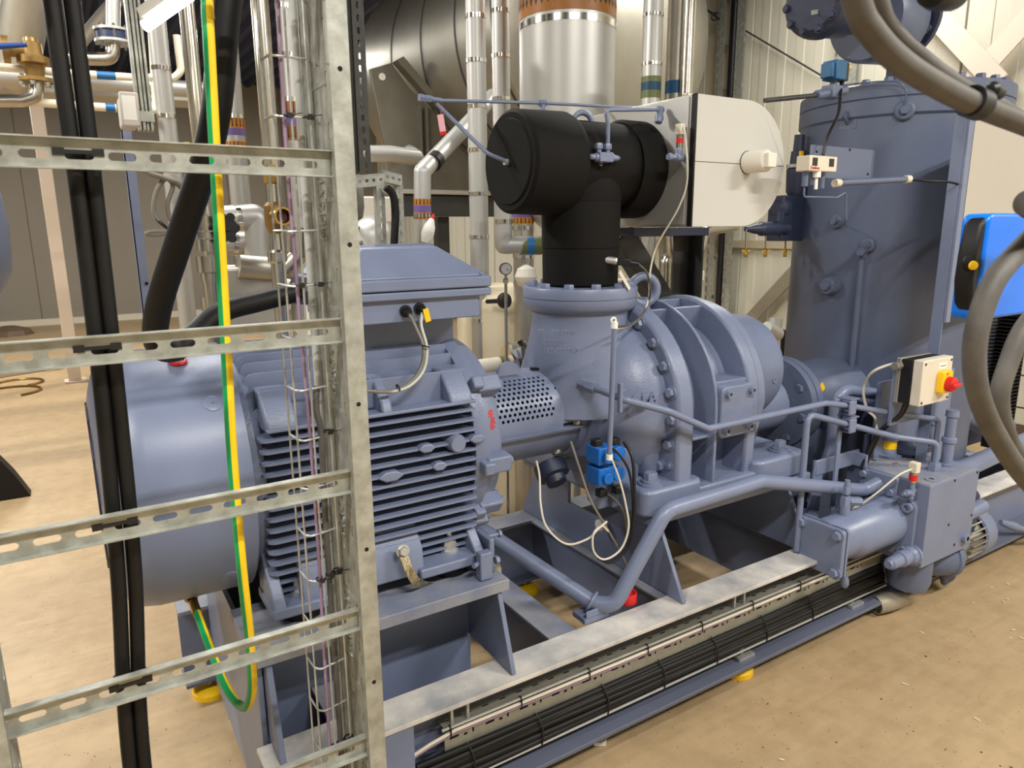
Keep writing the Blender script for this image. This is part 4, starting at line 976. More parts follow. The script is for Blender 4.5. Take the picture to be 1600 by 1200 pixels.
# round ended heat exchanger plate with black rim
hxp = thing('plate_cooler', (3.2, 1.62, .5), 'blue grey round oil cooler with black gasket rim beside the manifold', 'heat exchanger')
cc = at(1268, 592, 'y', 1.66); rr2 = (at(1509, 600, 'y', 1.66)-cc).length
zlo, zhi = at(1470, 735, 'y', 1.66).z, at(1490, 575, 'y', 1.66).z
A_ = math.asin((zhi-cc.z)/rr2); Bt = math.asin(max(-1, (zlo-cc.z)/rr2))
outl = arc(cc.x, cc.z, rr2, Bt, A_, 24)
obj('end_plate', B().prism(outl+[(cc.x+.48, zhi), (cc.x+.48, zlo)], 'y', 1.66, 1.68), 'paint', hxp, .003)
outl = arc(cc.x, cc.z, rr2+.06, Bt-.02, A_-.03, 24); outl2 = arc(cc.x, cc.z, rr2-.02, A_-.03, Bt-.02, 24)
obj('gasket_rim', B().prism(outl+outl2, 'y', 1.665, 1.72), 'rubber', hxp)
# isolator switch
iz = thing('isolator_switch', tuple(at(1445, 630, 'y', 1.5)), 'grey isolator box with red and yellow rotary switch', 'switch')
s0, s1 = at(1440, 562, 'y', 1.43), at(1482, 628, 'y', 1.43)
x0, x1 = at(1440, 600, 'y', 1.43).x, at(1486, 590, 'y', 1.43).x; z0, z1 = at(1445, 634, 'y', 1.43).z, at(1442, 565, 'y', 1.43).z
obj('case_front', B().box(x0, x1, 1.43, 1.47, z0, z1), 'beige_box', iz, .004)
obj('case_middle', B().box(x0, x1, 1.472, 1.515, z0+.003, z1-.003), 'black', iz, .002)
obj('case_back', B().box(x0-.003, x1, 1.516, 1.535, z0, z1), 'alu_dull', iz, .002)
scw = shared('case_screw', B().cyl((0, 0, 0), (0, 0, .002), .005, n=10), 'dark_steel')
for x in (x0+.014, x1-.014):
    for z in (z0+.014, z1-.014): piece('case_screw', scw, iz, (x, 1.4295, z), (0, -1, 0))
kx, kz = x0+(x1-x0)*.66, z0+(z1-z0)*.45
yp = obj('yellow_plate', B().prism(rrect(kx-.036, kx+.036, kz-.04, kz+.05, .012), 'y', 1.405, 1.431), 'yellow', iz, .003)
obj('red_knob', B().lathe((kx+.004, 1.406, kz-.002), (0, -1, 0), [(0, .030), (.024, .029), (.027, .024)], 24), 'red', iz)
obj('knob_grip', B().box(kx-.024, kx+.032, 1.366, 1.384, kz-.010, kz+.006), 'red', iz, .004)
obj('label_strip', B().box(kx-.03, kx+.025, 1.4285, 1.431, kz+.056, kz+.08), 'white', iz)
obj('label_text', B().box(kx-.022, kx+.018, 1.4275, 1.4288, kz+.066, kz+.069), 'grey_cable', iz)
obj('on_mark', B().box(kx-.014, kx-.002, 1.4035, 1.4052, kz+.036, kz+.042), 'red', iz)
gl = B().cyl((x0-.04, 1.52, z1-.03), (x0, 1.52, z1-.03), .014, n=12); gl.hexa((x0-.02, 1.52, z1-.03), (1, 0, 0), .018, .02); obj('cable_gland', gl, 'grey_cable', iz)
obj('cable', B().tube(spline([(x0-.035, 1.52, z1-.03), tuple(at(1393, 569, 'y', 1.55)), tuple(at(1365, 580, 'y', 1.6)), tuple(at(1352, 598, 'y', 1.65)), tuple(at(1349, 615, 'y', 1.66)), tuple(at(1355, 640, 'y', 1.65)), tuple(at(1368, 655, 'y', 1.62)), tuple(at(1370, 690, 'y', 1.6))]), .0055, 8), 'light_cable', iz)
for dx in (.03, .055): obj('lower_cable', B().tube(spline([(x0+dx, 1.50, z0), (x0+dx-.005, 1.52, z0-.06), (x0+dx-.03, 1.58, z0-.14), (x0+dx-.06, 1.62, z0-.3)]), .007, 8), 'black', iz)
obj('stand_plate', B().box(x0+.0, x1+.03, 1.536, 1.546, z0-.1, z1-.02), 'paint', iz)

# electrical cabinet standing right of the tank: grey panel on a blue grey angle post
ec = thing('control_cabinet', (3.4, 1.6, .9), 'large grey beige control cabinet panel at the right edge beside the tank', 'cabinet')
cx0 = at(1510, 300, 'y', 1.5).x; zt = at(1522, 176, 'y', 1.5).z; zbm = at(1492, 480, 'y', 1.5).z
obj('post', B().box(cx0-.035, cx0+.0, 1.5, 1.512, zbm-.06, zt), 'paint', ec, .002)
obj('post', B().box(cx0-.034, cx0-.028, 1.513, 1.56, .56, zt-.002), 'paint', ec, .002)
obj('seal', B().box(cx0, cx0+.012, 1.505, 1.53, zbm-.06, zt-.02), 'rubber', ec)
obj('panel_sheet', B().box(cx0+.012, cx0+1.0, 1.505, 1.52, zbm+.02, zt-.01), 'cab_beige' if 'cab_beige' in MATS else 'beige_box', ec, .004)
# ================================================================== near cable ladder
LYF = 1.285; LXR = .43; LXL = -.165
cl_ = thing('cable_ladder', (.13, 1.32, 0), 'galvanised vertical cable ladder in front of the motor', 'cable ladder')
RZ = [1.7385-.2985*k for k in range(-8, 6)]
rz_h, rz_d = .046, .016
rung = B()
W = LXR-LXL
NS = 10
sl = [(.035+i*.0575, rz_h/2-.002, .0195, .0062) for i in range(NS)]
rung.plate_holes((LXL, LYF+rz_d, 0), (1, 0, 0), (0, 0, 1), (0, -1, 0), W, rz_h, .002, sl)
rung.box(LXL, LXR, LYF, LYF+rz_d, rz_h-.0022, rz_h); rung.box(LXL, LXR, LYF, LYF+rz_d, 0, .0022)
rm = shared('rung', rung, 'galv')
for z in RZ: piece('rung', rm, cl_, (0, 0, z-rz_h))
def rail(x, s):
    """C rail: slotted web facing the rungs, plain outer flange towards the viewer"""
    b = B(); Z1 = 4.2; D = .105
    sl = []
    for k in range(int(Z1/.0425)-1):
        zc_ = .03+k*.0425; col = k % 2
        sl.append((zc_, .022 if col else .082, .0145, .0058))
    b.plate_holes((x, LYF-.012, 0), (0, 0, 1), (0, 1, 0), (s, 0, 0), Z1, D, .002, sl)
    r = obj('side_rail', b, 'galv', cl_)
    b = B().box(min(x, x+s*.036), max(x, x+s*.036), LYF-.014, LYF-.012, 0, Z1); obj('rail_flange', b, 'galv', r)
    b = B().box(min(x, x+s*.036), max(x, x+s*.036), LYF+D-.014, LYF+D-.012, 0, Z1); obj('rail_flange', b, 'galv', r)
    b = B().box(min(x+s*.034, x+s*.036), max(x+s*.034, x+s*.036), LYF-.013, LYF+.003, 0, Z1); obj('rail_lip', b, 'galv', r)
    return r
rr = rail(LXR, 1); rl = rail(LXL, -1)
for z in np.arange(.38, 2.2, .2985): obj('rivet', B().cyl((LXR+.018, LYF-.0145, z), (LXR+.018, LYF-.013, z), .0045, n=10), 'void', rr)
for z in (.72, .80): obj('rivet', B().cyl((LXL-.016, LYF-.0165, z), (LXL-.016, LYF-.013, z), .0045, n=10), 'zinc', rl)
for i, z in enumerate((1.64, 1.34, 1.04, .76)):
    text('embossed_name', 'MEKA KS', .036, (LXR-.001, LYF+.058, z-.06), (0, 0, 1), (0, 1, 0), 'galv', rr, .0022)
for z in np.arange(.25, 2.5, .2): obj('web_crease', B().box(LXR-.0012, LXR, LYF+.01, LYF+.088, z, z+.008), 'galv', rr)
# ---------------------------------------------------------------- wire basket inside the rail
bk = thing('wire_basket_tray', (.38, 1.35, 0), 'narrow wire mesh cable basket inside the cable ladder', 'cable tray')
yb0, yb1 = 1.345, 1.405
xa = at(470, 613, 'y', yb0).x; xt = at(447, 608, 'y', yb1).x; xb = LXR-.003
for z in np.arange(.10, 4.2, .1):
    b = B().tube([(xt, yb1, z), (xt+.002, yb0+.008, z), (xa, yb0, z-.002), (xb-.01, yb0+.01, z), (xb, yb0+.03, z)], .0022, 6, bend=.012, seg=3)
    obj('cross_wire', b, 'zinc', bk)
for x, y in ((xt, yb1-.001), ((xt+xa)/2-.002, (yb0+yb1)/2-.012), (xa+.018, yb0-.004), (xb-.012, yb0+.004)):
    obj('long_wire', B().cyl((x, y, 0.0), (x, y, 4.25), .0022, n=6), 'zinc', bk)
def vcable(name, x, y, r, m, label, cat='cable', wob=.003, z0=.0, z1=4.25):
    pts = [V((x+wob*sin(z*5+x*40), y+wob*cos(z*4), z)) for z in np.linspace(z0, z1, 44)]
    return obj(name, B().tube(pts, r, 10), m, None, label=label, cat=cat)
mat('mauve', (150, 124, 150), .5)
vcable('mauve_cable', xa+.012, yb0+.010, .0034, 'mauve', 'thin mauve cable in the wire basket tray')
c = [V((xb-.03, yb0+.02, 1.30)), V((xb-.035, yb0+.012, 1.25)), V((xa+.036, yb0+.008, 1.2)), V((xa+.034, yb0+.012, 1.0)), V((xa+.034, yb0+.01, .7)), V((xa+.034, yb0+.012, .3)), V((xa+.034, yb0+.01, .0))]
obj('grey_cable', B().tube(spline(c), .0062, 10), 'dark_grey_cable', None, label='dark grey cable curving into the lower wire basket tray', cat='cable')
vcable('grey_conduit', LXR-.020, LYF+.112, .0068, 'grey_cable', 'light grey conduit beside the ladder rail', 'conduit', .0006)
MATS['lightgrey'] = mat('lightgrey', (186, 188, 184), .5)
bpy.data.objects['grey_conduit'].data.materials[0] = MATS['lightgrey']
obj('mounting_channel', B().box(LXR-.012, LXR-.009, LYF+.11, LYF+.14, 0, 4.25).box(LXR-.012, LXR+.02, LYF+.138, LYF+.141, 0, 4.25), 'galv', None, label='thin galvanised channel behind the ladder rail', cat='channel')
# cable ties on the basket
def cable_tie(x, y, z, r, label, d=(0, 0, 1), tail=(.02, -.01, .004)):
    t = thing('cable_tie', (x, y, z), label, 'cable tie', 'black cable ties')
    obj('tie_loop', B().torus((x, y, z), d, r, .0022, 14, 6), 'black', t)
    obj('tie_head', B().bar(V((x, y-r, z))-V((.004, 0, 0)), V((x, y-r, z))+V((.005, 0, 0)), .007, .009), 'black', t)
    obj('tie_tail', B().bar(V((x, y-r, z)), V((x, y-r, z))+V(tail), .0035, .001), 'black', t)
for i, (x, z, nm) in enumerate(((xa+.014, .90, 'on the mauve cable beside the third rung'), (xa+.035, .905, 'on the dark grey cable under the third rung'), (xb-.016, .91, 'on the conduit under the third rung'), (xb-.016, 1.21, 'on the conduit above the third rung'), (xa+.014, .50, 'on the mauve cable below the fourth rung'), (xa+.034, .505, 'on the dark grey cable below the fourth rung'), (xb-.016, .51, 'on the conduit below the fourth rung'), (xa+.014, 1.50, 'on the mauve cable above the second rung'), (xb-.016, 1.50, 'on the conduit above the second rung'), (xa+.014, 1.80, 'on the mauve cable above the top rung'), (xb-.016, 1.80, 'on the conduit above the top rung'))):
    cable_tie(x, yb0+.004, z, .009, 'black cable tie '+nm)
# ---------------------------------------------------------------- heavy cables behind the rungs
def heavy(name, pts, r, label, m='rubber', k=10): return obj(name, B().tube(spline(pts, k), r, 16), m, None, label=label, cat='cable')
yc = 1.336
g = [at(97, 0, 'y', yc), at(140, 330, 'y', yc), at(172, 640, 'y', yc), at(197, 900, 'y', yc), at(216, 1200, 'y', yc)]
for i, dx in enumerate((-.0118, .0125)):
    pts = [p+V((dx+.002*sin(p.z*6+i), .003*i, 0)) for p in g]; pts = [V((pts[0].x, pts[0].y, 4.25)), V((pts[0].x, pts[0].y, 3.2))]+pts+[V((pts[-1].x+.004, pts[-1].y, .01))]
    heavy('power_cable', pts, .0122, ['thick black cable tied behind the ladder rungs, left strand', 'thick black cable tied behind the ladder rungs, right strand'][i])
for i, z in enumerate(RZ[8:13]):
    px = g[0].lerp(g[-1], (g[0].z-z)/(g[0].z-g[-1].z))
    t = thing('cable_tie', (px.x, LYF+.02, z-.02), 'black cable tie holding the heavy twin cables to the '+('top', 'second', 'third', 'fourth', 'lowest visible')[i]+' rung', 'cable tie', 'black cable ties')
    c0 = V((px.x, LYF+rz_d-.003, z-.02))
    b = B().bar(c0-V((.030, 0, 0)), c0+V((.030, 0, 0)), .002, .006); b.bar(c0-V((.034, 0, 0)), c0-V((.018, 0, 0)), .003, .011); b.bar(c0+V((.018, 0, 0)), c0+V((.034, 0, 0)), .003, .011); obj('tie_strap', b, 'black', t)
    obj('tie_loop', B().tube([c0+V((-.026, 0, 0)), c0+V((-.026, .042, 0)), c0+V((.028, .042, 0)), c0+V((.028, 0, 0))], .002, 6, bend=.01), 'black', t)
# motor supply cable
mc = [at(368, -120, 'y', 1.45)+V((.05, 0, 2.2)), at(368, -120, 'y', 1.45)+V((.035, 0, 1.2)), at(368, -120, 'y', 1.45)+V((.02, 0, .5)), at(368, -120, 'y', 1.45), at(360, -40, 'y', 1.45), at(350, 40, 'y', 1.45), at(338, 170, 'y', 1.46), at(318, 260, 'y', 1.50), at(282, 370, 'y', 1.58), at(248, 480, 'y', 1.68), at(245, 536, 'y', 1.74), at(272, 548, 'y', 1.79), at(305, 522, 'y', 1.83), at(345, 488, 'y', 1.88), at(410, 470, 'y', 1.94), at(462, 457, 'y', 1.97)]
mcv = thing('motor_supply_cable', tuple(at(245, 548, 'y', 1.75)), 'thick black supply cable looping down to the motor terminal box', 'cable')
obj('cable_jacket', B().tube(spline(mc, 10), .0265, 18), 'rubber', mcv)
ge = at(472, 455, 'y', 1.975); gdv = (V((.62, 2.0, ge.z-.01))-ge).normalized()
obj('cable_gland', B().hexa(ge-gdv*.02, gdv, .042, .03).cyl(ge+gdv*.01, ge+gdv*.04, .036).hexa(ge+gdv*.035, gdv, .044, .02).cyl(ge+gdv*.05, V((.64, 2.0, ge.z-.01)), .03), 'stainless', mcv)
# green and yellow earth cable
def two_tone(name, pts, r, parent, split=-.15):
    P_ = spline(pts, 12); n = 18; b = B().tube(P_, r, n, caps=True)
    o = obj(name, b, 'earth_yellow', parent); me = o.data; me.materials.append(MATS['earth_green'])
    cam_side = V((-.85, .53, 0))   # world direction of the green flank
    for f in me.polygons:
        if f.normal.dot(cam_side) > split: f.material_index = 1
    return o
ea = thing('earth_cable', tuple(at(385, 1110, 'y', 1.40)), 'green and yellow earth cable hanging in front of the motor', 'cable')
ye = 1.36
ep = [V((at(318, -60, 'y', ye).x, ye, 4.25)), V((at(318, -60, 'y', ye).x, ye, 3.0)), at(318, -60, 'y', ye), at(324, 20, 'y', ye), at(337, 260, 'y', ye), at(352, 520, 'y', ye), at(362, 700, 'y', ye), at(377, 880, 'y', ye), at(390, 1000, 'y', ye+.02), at(394, 1075, 'y', ye+.05), at(383, 1105, 'y', ye+.11), at(360, 1085, 'y', ye+.2), at(337, 1035, 'y', ye+.31), at(318, 985, 'y', ye+.43), at(307, 955, 'y', ye+.52)]
two_tone('cable_jacket', ep, .0098, ea)
lg = ep[-1]; ldir = (ep[-1]-ep[-2]).normalized()
obj('cable_lug', B().cyl(lg-ldir*.01, lg+ldir*.045, .012, n=14).bar(lg+ldir*.04, lg+ldir*.09, .024, .006), 'brass', ea)
bolt(ea, lg+ldir*.075, (0, -1, .3), .014, .012, 'brass', 'lug_bolt')
# red-white shock sensor plug on the cowl
rp_ = V((.215, AY-.2, 0)); a_ = 1.22; q = radial(.215, a_, .336); d = V((0, -cos(a_), sin(a_)))
vs_ = thing('vibration_plug', tuple(q), 'small white plug on a red base on the fan cowl', 'sensor')
obj('base_ring', B().torus(q+d*.004, d, .018, .005, 20, 8), 'red', vs_); obj('body', B().cyl(q-d*.004, q+d*.026, .012, n=14), 'offwhite', vs_); obj('red_clip', B().bar(q+d*.016+V((-.022, 0, 0)), q+d*.014+V((-.008, 0, 0)), .014, .012), 'red', vs_)
# two control cables at the terminal box
tb = thing('control_cable_pair', (.78, 1.79, 1.05), 'two looping control cables from the terminal box glands', 'cable')
for i, (px, py, m, rad) in enumerate(((633, 486, 'grey_cable', .0048), (655, 482, 'lightgrey', .0046))):
    p0 = at(px, py, 'y', 1.812)
    obj('gland', B().cyl(p0+V((0, .004, 0)), p0+V((0, -.006, 0)), .017, n=18).lathe(p0, (0, -1, -.15), [(.004, .013), (.022, .012), (.03, .007)], 12), 'black', tb)
    pts = [p0+V((0, -.022, -.003)), at(648+i*10, 508, 'y', 1.765), at(662+i*5, 545, 'y', 1.74), at(655+i*6, 580, 'y', 1.73), at(632+i*6, 604, 'y', 1.715), at(605, 612, 'y', 1.705), at(565, 610, 'y', 1.70), at(520, 607, 'y', 1.69)]
    obj('cable', B().tube(spline(pts), rad, 10), m, tb)
p0 = at(662, 492, 'y', 1.785); obj('yellow_marker', B().bar(p0+V((0, -.012, .018)), p0+V((.008, -.012, -.018)), .016, .003, (0, -1, 0)), 'yellow', tb)
for px, py in ((665, 541), (622, 606)): 
    p0 = at(px, py, 'y', 1.735 if py < 600 else 1.71); obj('tie', B().torus(p0, (.3, 0, 1) if py < 600 else (1, 0, .3), .009, .002, 14, 6), 'black', tb)
# ---------------------------------------------------------------- earthing straps at the motor foot
def braid(name, pts, label):
    P_ = spline(pts, 8); t = thing(name, tuple(P_[-1]), label, 'earth strap')
    b = B()
    for i in range(len(P_)-1): 
        pass
    vs = []; wd = .013
    for i, p in enumerate(P_):
        tg = (P_[min(i+1, len(P_)-1)]-P_[max(i-1, 0)]).normalized(); sd = V((1, .2, 0)); sd = (sd-tg*sd.dot(tg)).normalized(); nn = tg.cross(sd)
        vs += [p-sd*wd-nn*.002, p+sd*wd-nn*.002, p+sd*wd+nn*.002, p-sd*wd+nn*.002]
    n = len(P_); fs = [(i*4+k, i*4+(k+1) % 4, (i+1)*4+(k+1) % 4, (i+1)*4+k) for i in range(n-1) for k in range(4)]+[(0, 1, 2, 3), tuple((n-1)*4+k for k in (3, 2, 1, 0))]
    b.add(vs, fs); obj('braid', b, 'braid', t); bolt(t, P_[0]+V((0, -.004, 0)), (0, -1, .2), .014, .012, 'zinc'); return t
mat('braid', (196, 184, 150), .4, .7, 0, 140, .5, 400, col2=(110, 100, 78), stretch=(1, 1, .4))
y0 = AY-.352
braid('earth_braid', [at(628, 860, 'y', y0-.002), at(632, 873, 'y', y0-.016), at(640, 893, 'y', y0-.03), at(652, 910, 'y', y0-.02), at(668, 913, 'y', y0+.02), at(682, 902, 'y', y0+.06)], 'braided earth strap bolted to the motor foot front')
braid('earth_braid', [at(758, 868, 'y', 1.85), at(770, 876, 'y', 1.83), at(777, 888, 'y', 1.80), at(776, 900, 'y', 1.78)], 'short braided earth strap at the pedestal end')

# ================================================================== compressor instruments: blue solenoids and cable loops
bs = thing('solenoid_block', tuple(at(950, 765, 'y', 1.72)), 'pair of blue solenoid coils on a mounting plate under the coupling', 'valve')
obj('mounting_plate', B().prism([(1.42, .70), (1.42, .86), (1.545, .86), (1.545, .66), (1.46, .655)], 'y', 1.785, 1.80), 'paint', bs, .003)
obj('mounting_plate', B().box(1.505, 1.62, 1.765, 1.785, .66, .865), 'paint', bs, .003)
for px, py in ((949, 712), (949, 744)):
    p = at(px+3, py, 'y', 1.70)
    o = obj('coil', B().box(p.x-.042, p.x+.022, 1.70, 1.77, p.z-.030, p.z+.030), 'sensor_blue', bs, .005)
    obj('coil_nose', B().cyl((p.x-.012, 1.702, p.z-.004), (p.x-.012, 1.685, p.z-.004), .019, n=22), 'sensor_blue', o, .002)
    obj('coil_nose', B().cyl((p.x+.045, 1.745, p.z-.002), (p.x+.045, 1.70, p.z-.002), .025, n=22), 'sensor_blue', o, .002)
    obj('coil_core', B().cyl((p.x+.01, 1.74, p.z-.04), (p.x+.01, 1.74, p.z-.02), .014, n=14), 'zinc', o)
for px, py in ((935, 692), (962, 690), (942, 770), (967, 765)):
    p = at(px, py, 'y', 1.73); obj('coil_plug', B().box(p.x-.018, p.x+.012, 1.72, 1.75, p.z-.013, p.z+.013), 'black', bs, .003)
for i, (pts, m, r, lab) in enumerate((
    ([at(838, 720, 'y', 1.80), at(843, 745, 'y', 1.79), at(845, 790, 'y', 1.74), at(855, 825, 'y', 1.71), at(885, 850, 'y', 1.68), at(918, 842, 'y', 1.66), at(935, 826, 'y', 1.65), at(948, 815, 'y', 1.66)], 'light_cable', .0034, 'pale cable hanging in a bow under the coupling guard'),
    ([at(892, 690, 'y', 1.80), at(905, 730, 'y', 1.74), at(922, 780, 'y', 1.70), at(945, 820, 'y', 1.68), at(965, 855, 'y', 1.68), at(980, 885, 'y', 1.72)], 'grey_cable', .0042, 'grey hose running from the coupling guard down to the floor'),
    ([at(956, 718, 'y', 1.665), at(968, 750, 'y', 1.66), at(978, 790, 'y', 1.65), at(982, 825, 'y', 1.64), at(970, 858, 'y', 1.64), at(945, 874, 'y', 1.64), at(928, 862, 'y', 1.645), at(927, 835, 'y', 1.65), at(940, 822, 'y', 1.655), at(950, 830, 'y', 1.66)], 'light_cable', .0034, 'pale cable coiled in a ring below the conduit'),
    ([at(975, 690, 'y', 1.72), at(988, 715, 'y', 1.68), at(991, 760, 'y', 1.655), at(991, 810, 'y', 1.645), at(980, 855, 'y', 1.645), at(955, 878, 'y', 1.645), at(935, 872, 'y', 1.655)], 'black', .0058, 'black cable loop beside the compressor foot'),
    ([at(958, 700, 'y', 1.70), at(975, 720, 'y', 1.67), at(985, 745, 'y', 1.66), at(989, 790, 'y', 1.655), at(986, 840, 'y', 1.655)], 'black', .0045, 'thin black cable from the upper blue coil'),
    ([at(950, 772, 'y', 1.715), at(962, 782, 'y', 1.69), at(974, 800, 'y', 1.67), at(980, 830, 'y', 1.66)], 'dark_grey_cable', .0042, 'grey cable from the lower blue coil'))):
    obj('instrument_cable', B().tube(spline(pts), r, 8), m, None, label=lab, cat='cable')
kn = thing('cable_bush', tuple(at(947, 828, 'y', 1.64)), 'white cable bush on the slanted support plate', 'bush')
p = at(945, 818, 'x', 1.635); obj('bush', B().lathe(p, (-1, 0, 0), [(0, .014), (.012, .022), (.03, .022), (.032, .014)], 20), 'white', kn); obj('stud', B().cyl(p, p+V((.01, 0, 0)), .012), 'paint', kn)
obj('drain_plug', B().lathe((1.40, 2.0, .77), (.0, -.7, -.7), [(0, .06), (.05, .06), (.055, .04), (.08, .035)], 20), 'dark_paint', None, label='dark round drain plug under the coupling guard', cat='plug')
# red cap on the beam
rc = thing('red_cap', tuple(at(990, 944, 'z', .352)), 'red plastic cap lying on the front beam', 'cap')
p = at(988, 945, 'z', .352); obj('cap', B().lathe((p.x, p.y+.03, .352), (0, 0, 1), [(0, .035), (.03, .035), (.033, .033), (.033, .027), (.025, .026)], 32), 'red', rc); obj('cap_lip', B().torus((p.x, p.y+.03, .385), (0, 0, 1), .032, .003, 28, 6), 'red', rc)

# ================================================================== skid cable tray along the front beam
tr = thing('perforated_cable_tray', (1.8, 1.48, .08), 'galvanised perforated tray with black cables along the front beam', 'cable tray')
tx0, tx1 = .735, 2.80
ty = 1.535
sl = []
for k in range(int((tx1-tx0)/.115)):
    sl += [(.03+k*.115, .036, .015, .0036), (.066+k*.115, .040, .006, .004), (.09+k*.115, .036, .003, .008)]
sl2 = [(.03+k*.0575, .022, .011, .0035) for k in range(int((tx1-tx0)/.0575))]
obj('tray_bed', B().plate_holes((tx0, 1.546, .262), (1, 0, 0), (0, -.05, -1), (0, -1, .05), tx1-tx0, .074, .0015, sl), 'tray_steel', tr)
obj('tray_flange', B().plate_holes((tx0, 1.548, .262), (1, 0, 0), (0, 1, 0), (0, 0, 1), tx1-tx0, .045, .0015, sl2), 'tray_steel', tr)
obj('edge_wire', B().cyl((tx0-.01, 1.537, .266), (tx1, 1.537, .266), .0042, n=8), 'zinc', tr)
obj('edge_wire', B().cyl((tx0-.05, 1.505, .113), (tx1, 1.505, .113), .0042, n=8), 'zinc', tr)
for x in (.79, 1.93, 2.6):
    b = B().box(x-.045, x+.045, 1.535, 1.59, .318, .326); o = obj('tray_bracket', b, 'zinc', tr)
    for dx in (-.03, .02): obj('hanger', B().box(x+dx, x+dx+.008, 1.55, 1.56, .262, .32), 'zinc', o)
    o = obj('tray_foot', B().box(x-.04, x+.04, 1.50, 1.55, .075, .086), 'zinc', tr); obj('foot_stud', B().cyl((x, 1.53, .086), (x, 1.53, .115), .008, n=8), 'zinc', o)
names = ('topmost', 'second', 'third', 'fourth', 'fifth', 'lowest')
for i in range(6):
    f = i/5; y = 1.535-f*.018; z = .185-f*.062
    pts = [V((x, y+.003*sin(x*5+i*1.3), z+.005*sin(x*2.9+i*1.7))) for x in np.linspace(tx0-.09, tx1, 44)]
    obj('control_cable', B().tube(pts, .0098+.001*(i % 3), 10), 'rubber', None, label='black control cable in the skid tray, '+names[i]+(' of the bundle' if i in (0, 5) else ' from the top'), cat='cable', group='cables in the skid tray')
for i, (y, z, m, r_) in enumerate(((1.536, .249, 'light_cable', .0048), (1.538, .240, 'mauve', .003))):
    pts = [V((x, y+.001*sin(x*4), z+.003*sin(x*2.3+i)-max(0, tx0-x)*.25)) for x in np.linspace(tx0-.12, tx1, 30)]
    obj('signal_cable', B().tube(pts, r_, 8), m, None, label=('pale', 'mauve')[i]+' signal cable along the skid tray edge', cat='cable')
for i, x in enumerate((.80, 1.03, 1.28, 1.52, 1.77, 2.03, 2.3)):
    t = thing('cable_tie', (x, 1.50, .11), 'black cable tie round the skid tray bundle, '+('nearest the ladder', 'second from the ladder', 'third from the ladder', 'fourth from the ladder', 'fifth from the ladder', 'sixth from the ladder', 'farthest from the ladder')[i], 'cable tie', 'cable ties on the skid tray')
    obj('tie_strap', B().tube([(x, 1.536, .20), (x+.004, 1.520, .185), (x+.01, 1.510, .155), (x+.006, 1.501, .13), (x, 1.500, .113)], .0024, 6), 'black', t)
    obj('wire_tie', B().torus((x-.05, 1.537, .264), (1, 0, 0), .008, .0022, 12, 5), 'black', t)
    obj('tie_tail', B().bar((x-.05, 1.53, .258), (x-.053, 1.526, .238), .004, .002), 'black', t)
# ================================================================== plant behind the machine
def PX(*pts): return [at(a, b_, 'y', c) for a, b_, c in pts]
def strap(parent, c, d, r, m='chrome', w_=.012):
    o = obj('strap', B().lathe(V(c)-V(d).normalized()*w_/2, d, [(0, r), (0, r+.003), (w_, r+.003), (w_, r)], 24, caps=False), m, parent)
    return o
def arrows(parent, c, r, z0, z1, n, down=True, m='lettering'):
    """printed flow arrows round a vertical pipe"""
    b = B(); h = (z1-z0)
    for k in range(n):
        a = 2*pi*k/n; u = V((cos(a), sin(a), 0)); t = V((-sin(a), cos(a), 0)); R_ = r+.0012; wd = 2*pi*r/n*.12
        p = V((c[0], c[1], 0))+u*R_
        zt, zb_ = (z1-h*.08, z0+h*.1) if down else (z0+h*.08, z1-h*.1); zm = zb_+(zt-zb_)*.25
        b.add([p-t*wd+V((0, 0, zt)), p+t*wd+V((0, 0, zt)), p+t*wd+V((0, 0, zm)), p-t*wd+V((0, 0, zm))], [(0, 1, 2, 3)])
        b.add([p-t*wd*2.6+V((0, 0, zm)), p+t*wd*2.6+V((0, 0, zm)), p+V((0, 0, zb_))], [(0, 1, 2)])
    return obj('flow_arrows', b, m, parent, smooth=0, kind='stuff')
def vpipe(name, px, py, Y, wpx, label, z0=0, z1=4.26, m='alu', straps=(), bands=(), cat='pipe', group=None, n=32):
    c = at(px, py, 'y', Y); r = wpx/2*mpp(c)
    t = thing(name, (c.x, c.y, z0), label, cat, group)
    obj('pipe_cladding', B().cyl((c.x, c.y, z0), (c.x, c.y, z1), r, n=n), m, t)
    for s in straps:
        z = at(px, s, 'y', Y).z; strap(t, (c.x, c.y, z), (0, 0, 1), r, 'chrome', .03 if wpx > 60 else .02)
    for a, b_, mm in bands:
        za, zb_ = at(px, b_, 'y', Y).z, at(px, a, 'y', Y).z
        o = obj('colour_band', B().lathe((c.x, c.y, 0), (0, 0, 1), [(za, r), (za, r+.0012), (zb_, r+.0012), (zb_, r)], n, caps=False), mm, t)
        if 'orange' in mm or 'brown' in mm: arrows(t, c, r+.0012, za, zb_, 16 if wpx < 60 else 40)
    return t, c, r
def runpipe(name, pts, wpx, label, m='alu', bend=.05, cat='pipe', group=None, straps=(), n=16):
    r = wpx/2*mpp(pts[len(pts)//2]); lo = min(pts, key=lambda p: p.z)
    t = thing(name, tuple(lo), label, cat, group); obj('pipe_run', B().tube(pts, r, n, bend=bend, seg=6), m, t)
    for i, f in straps:
        c = pts[i].lerp(pts[i+1], f); strap(t, c, pts[i+1]-pts[i], r, 'chrome', .02)
    return t, r
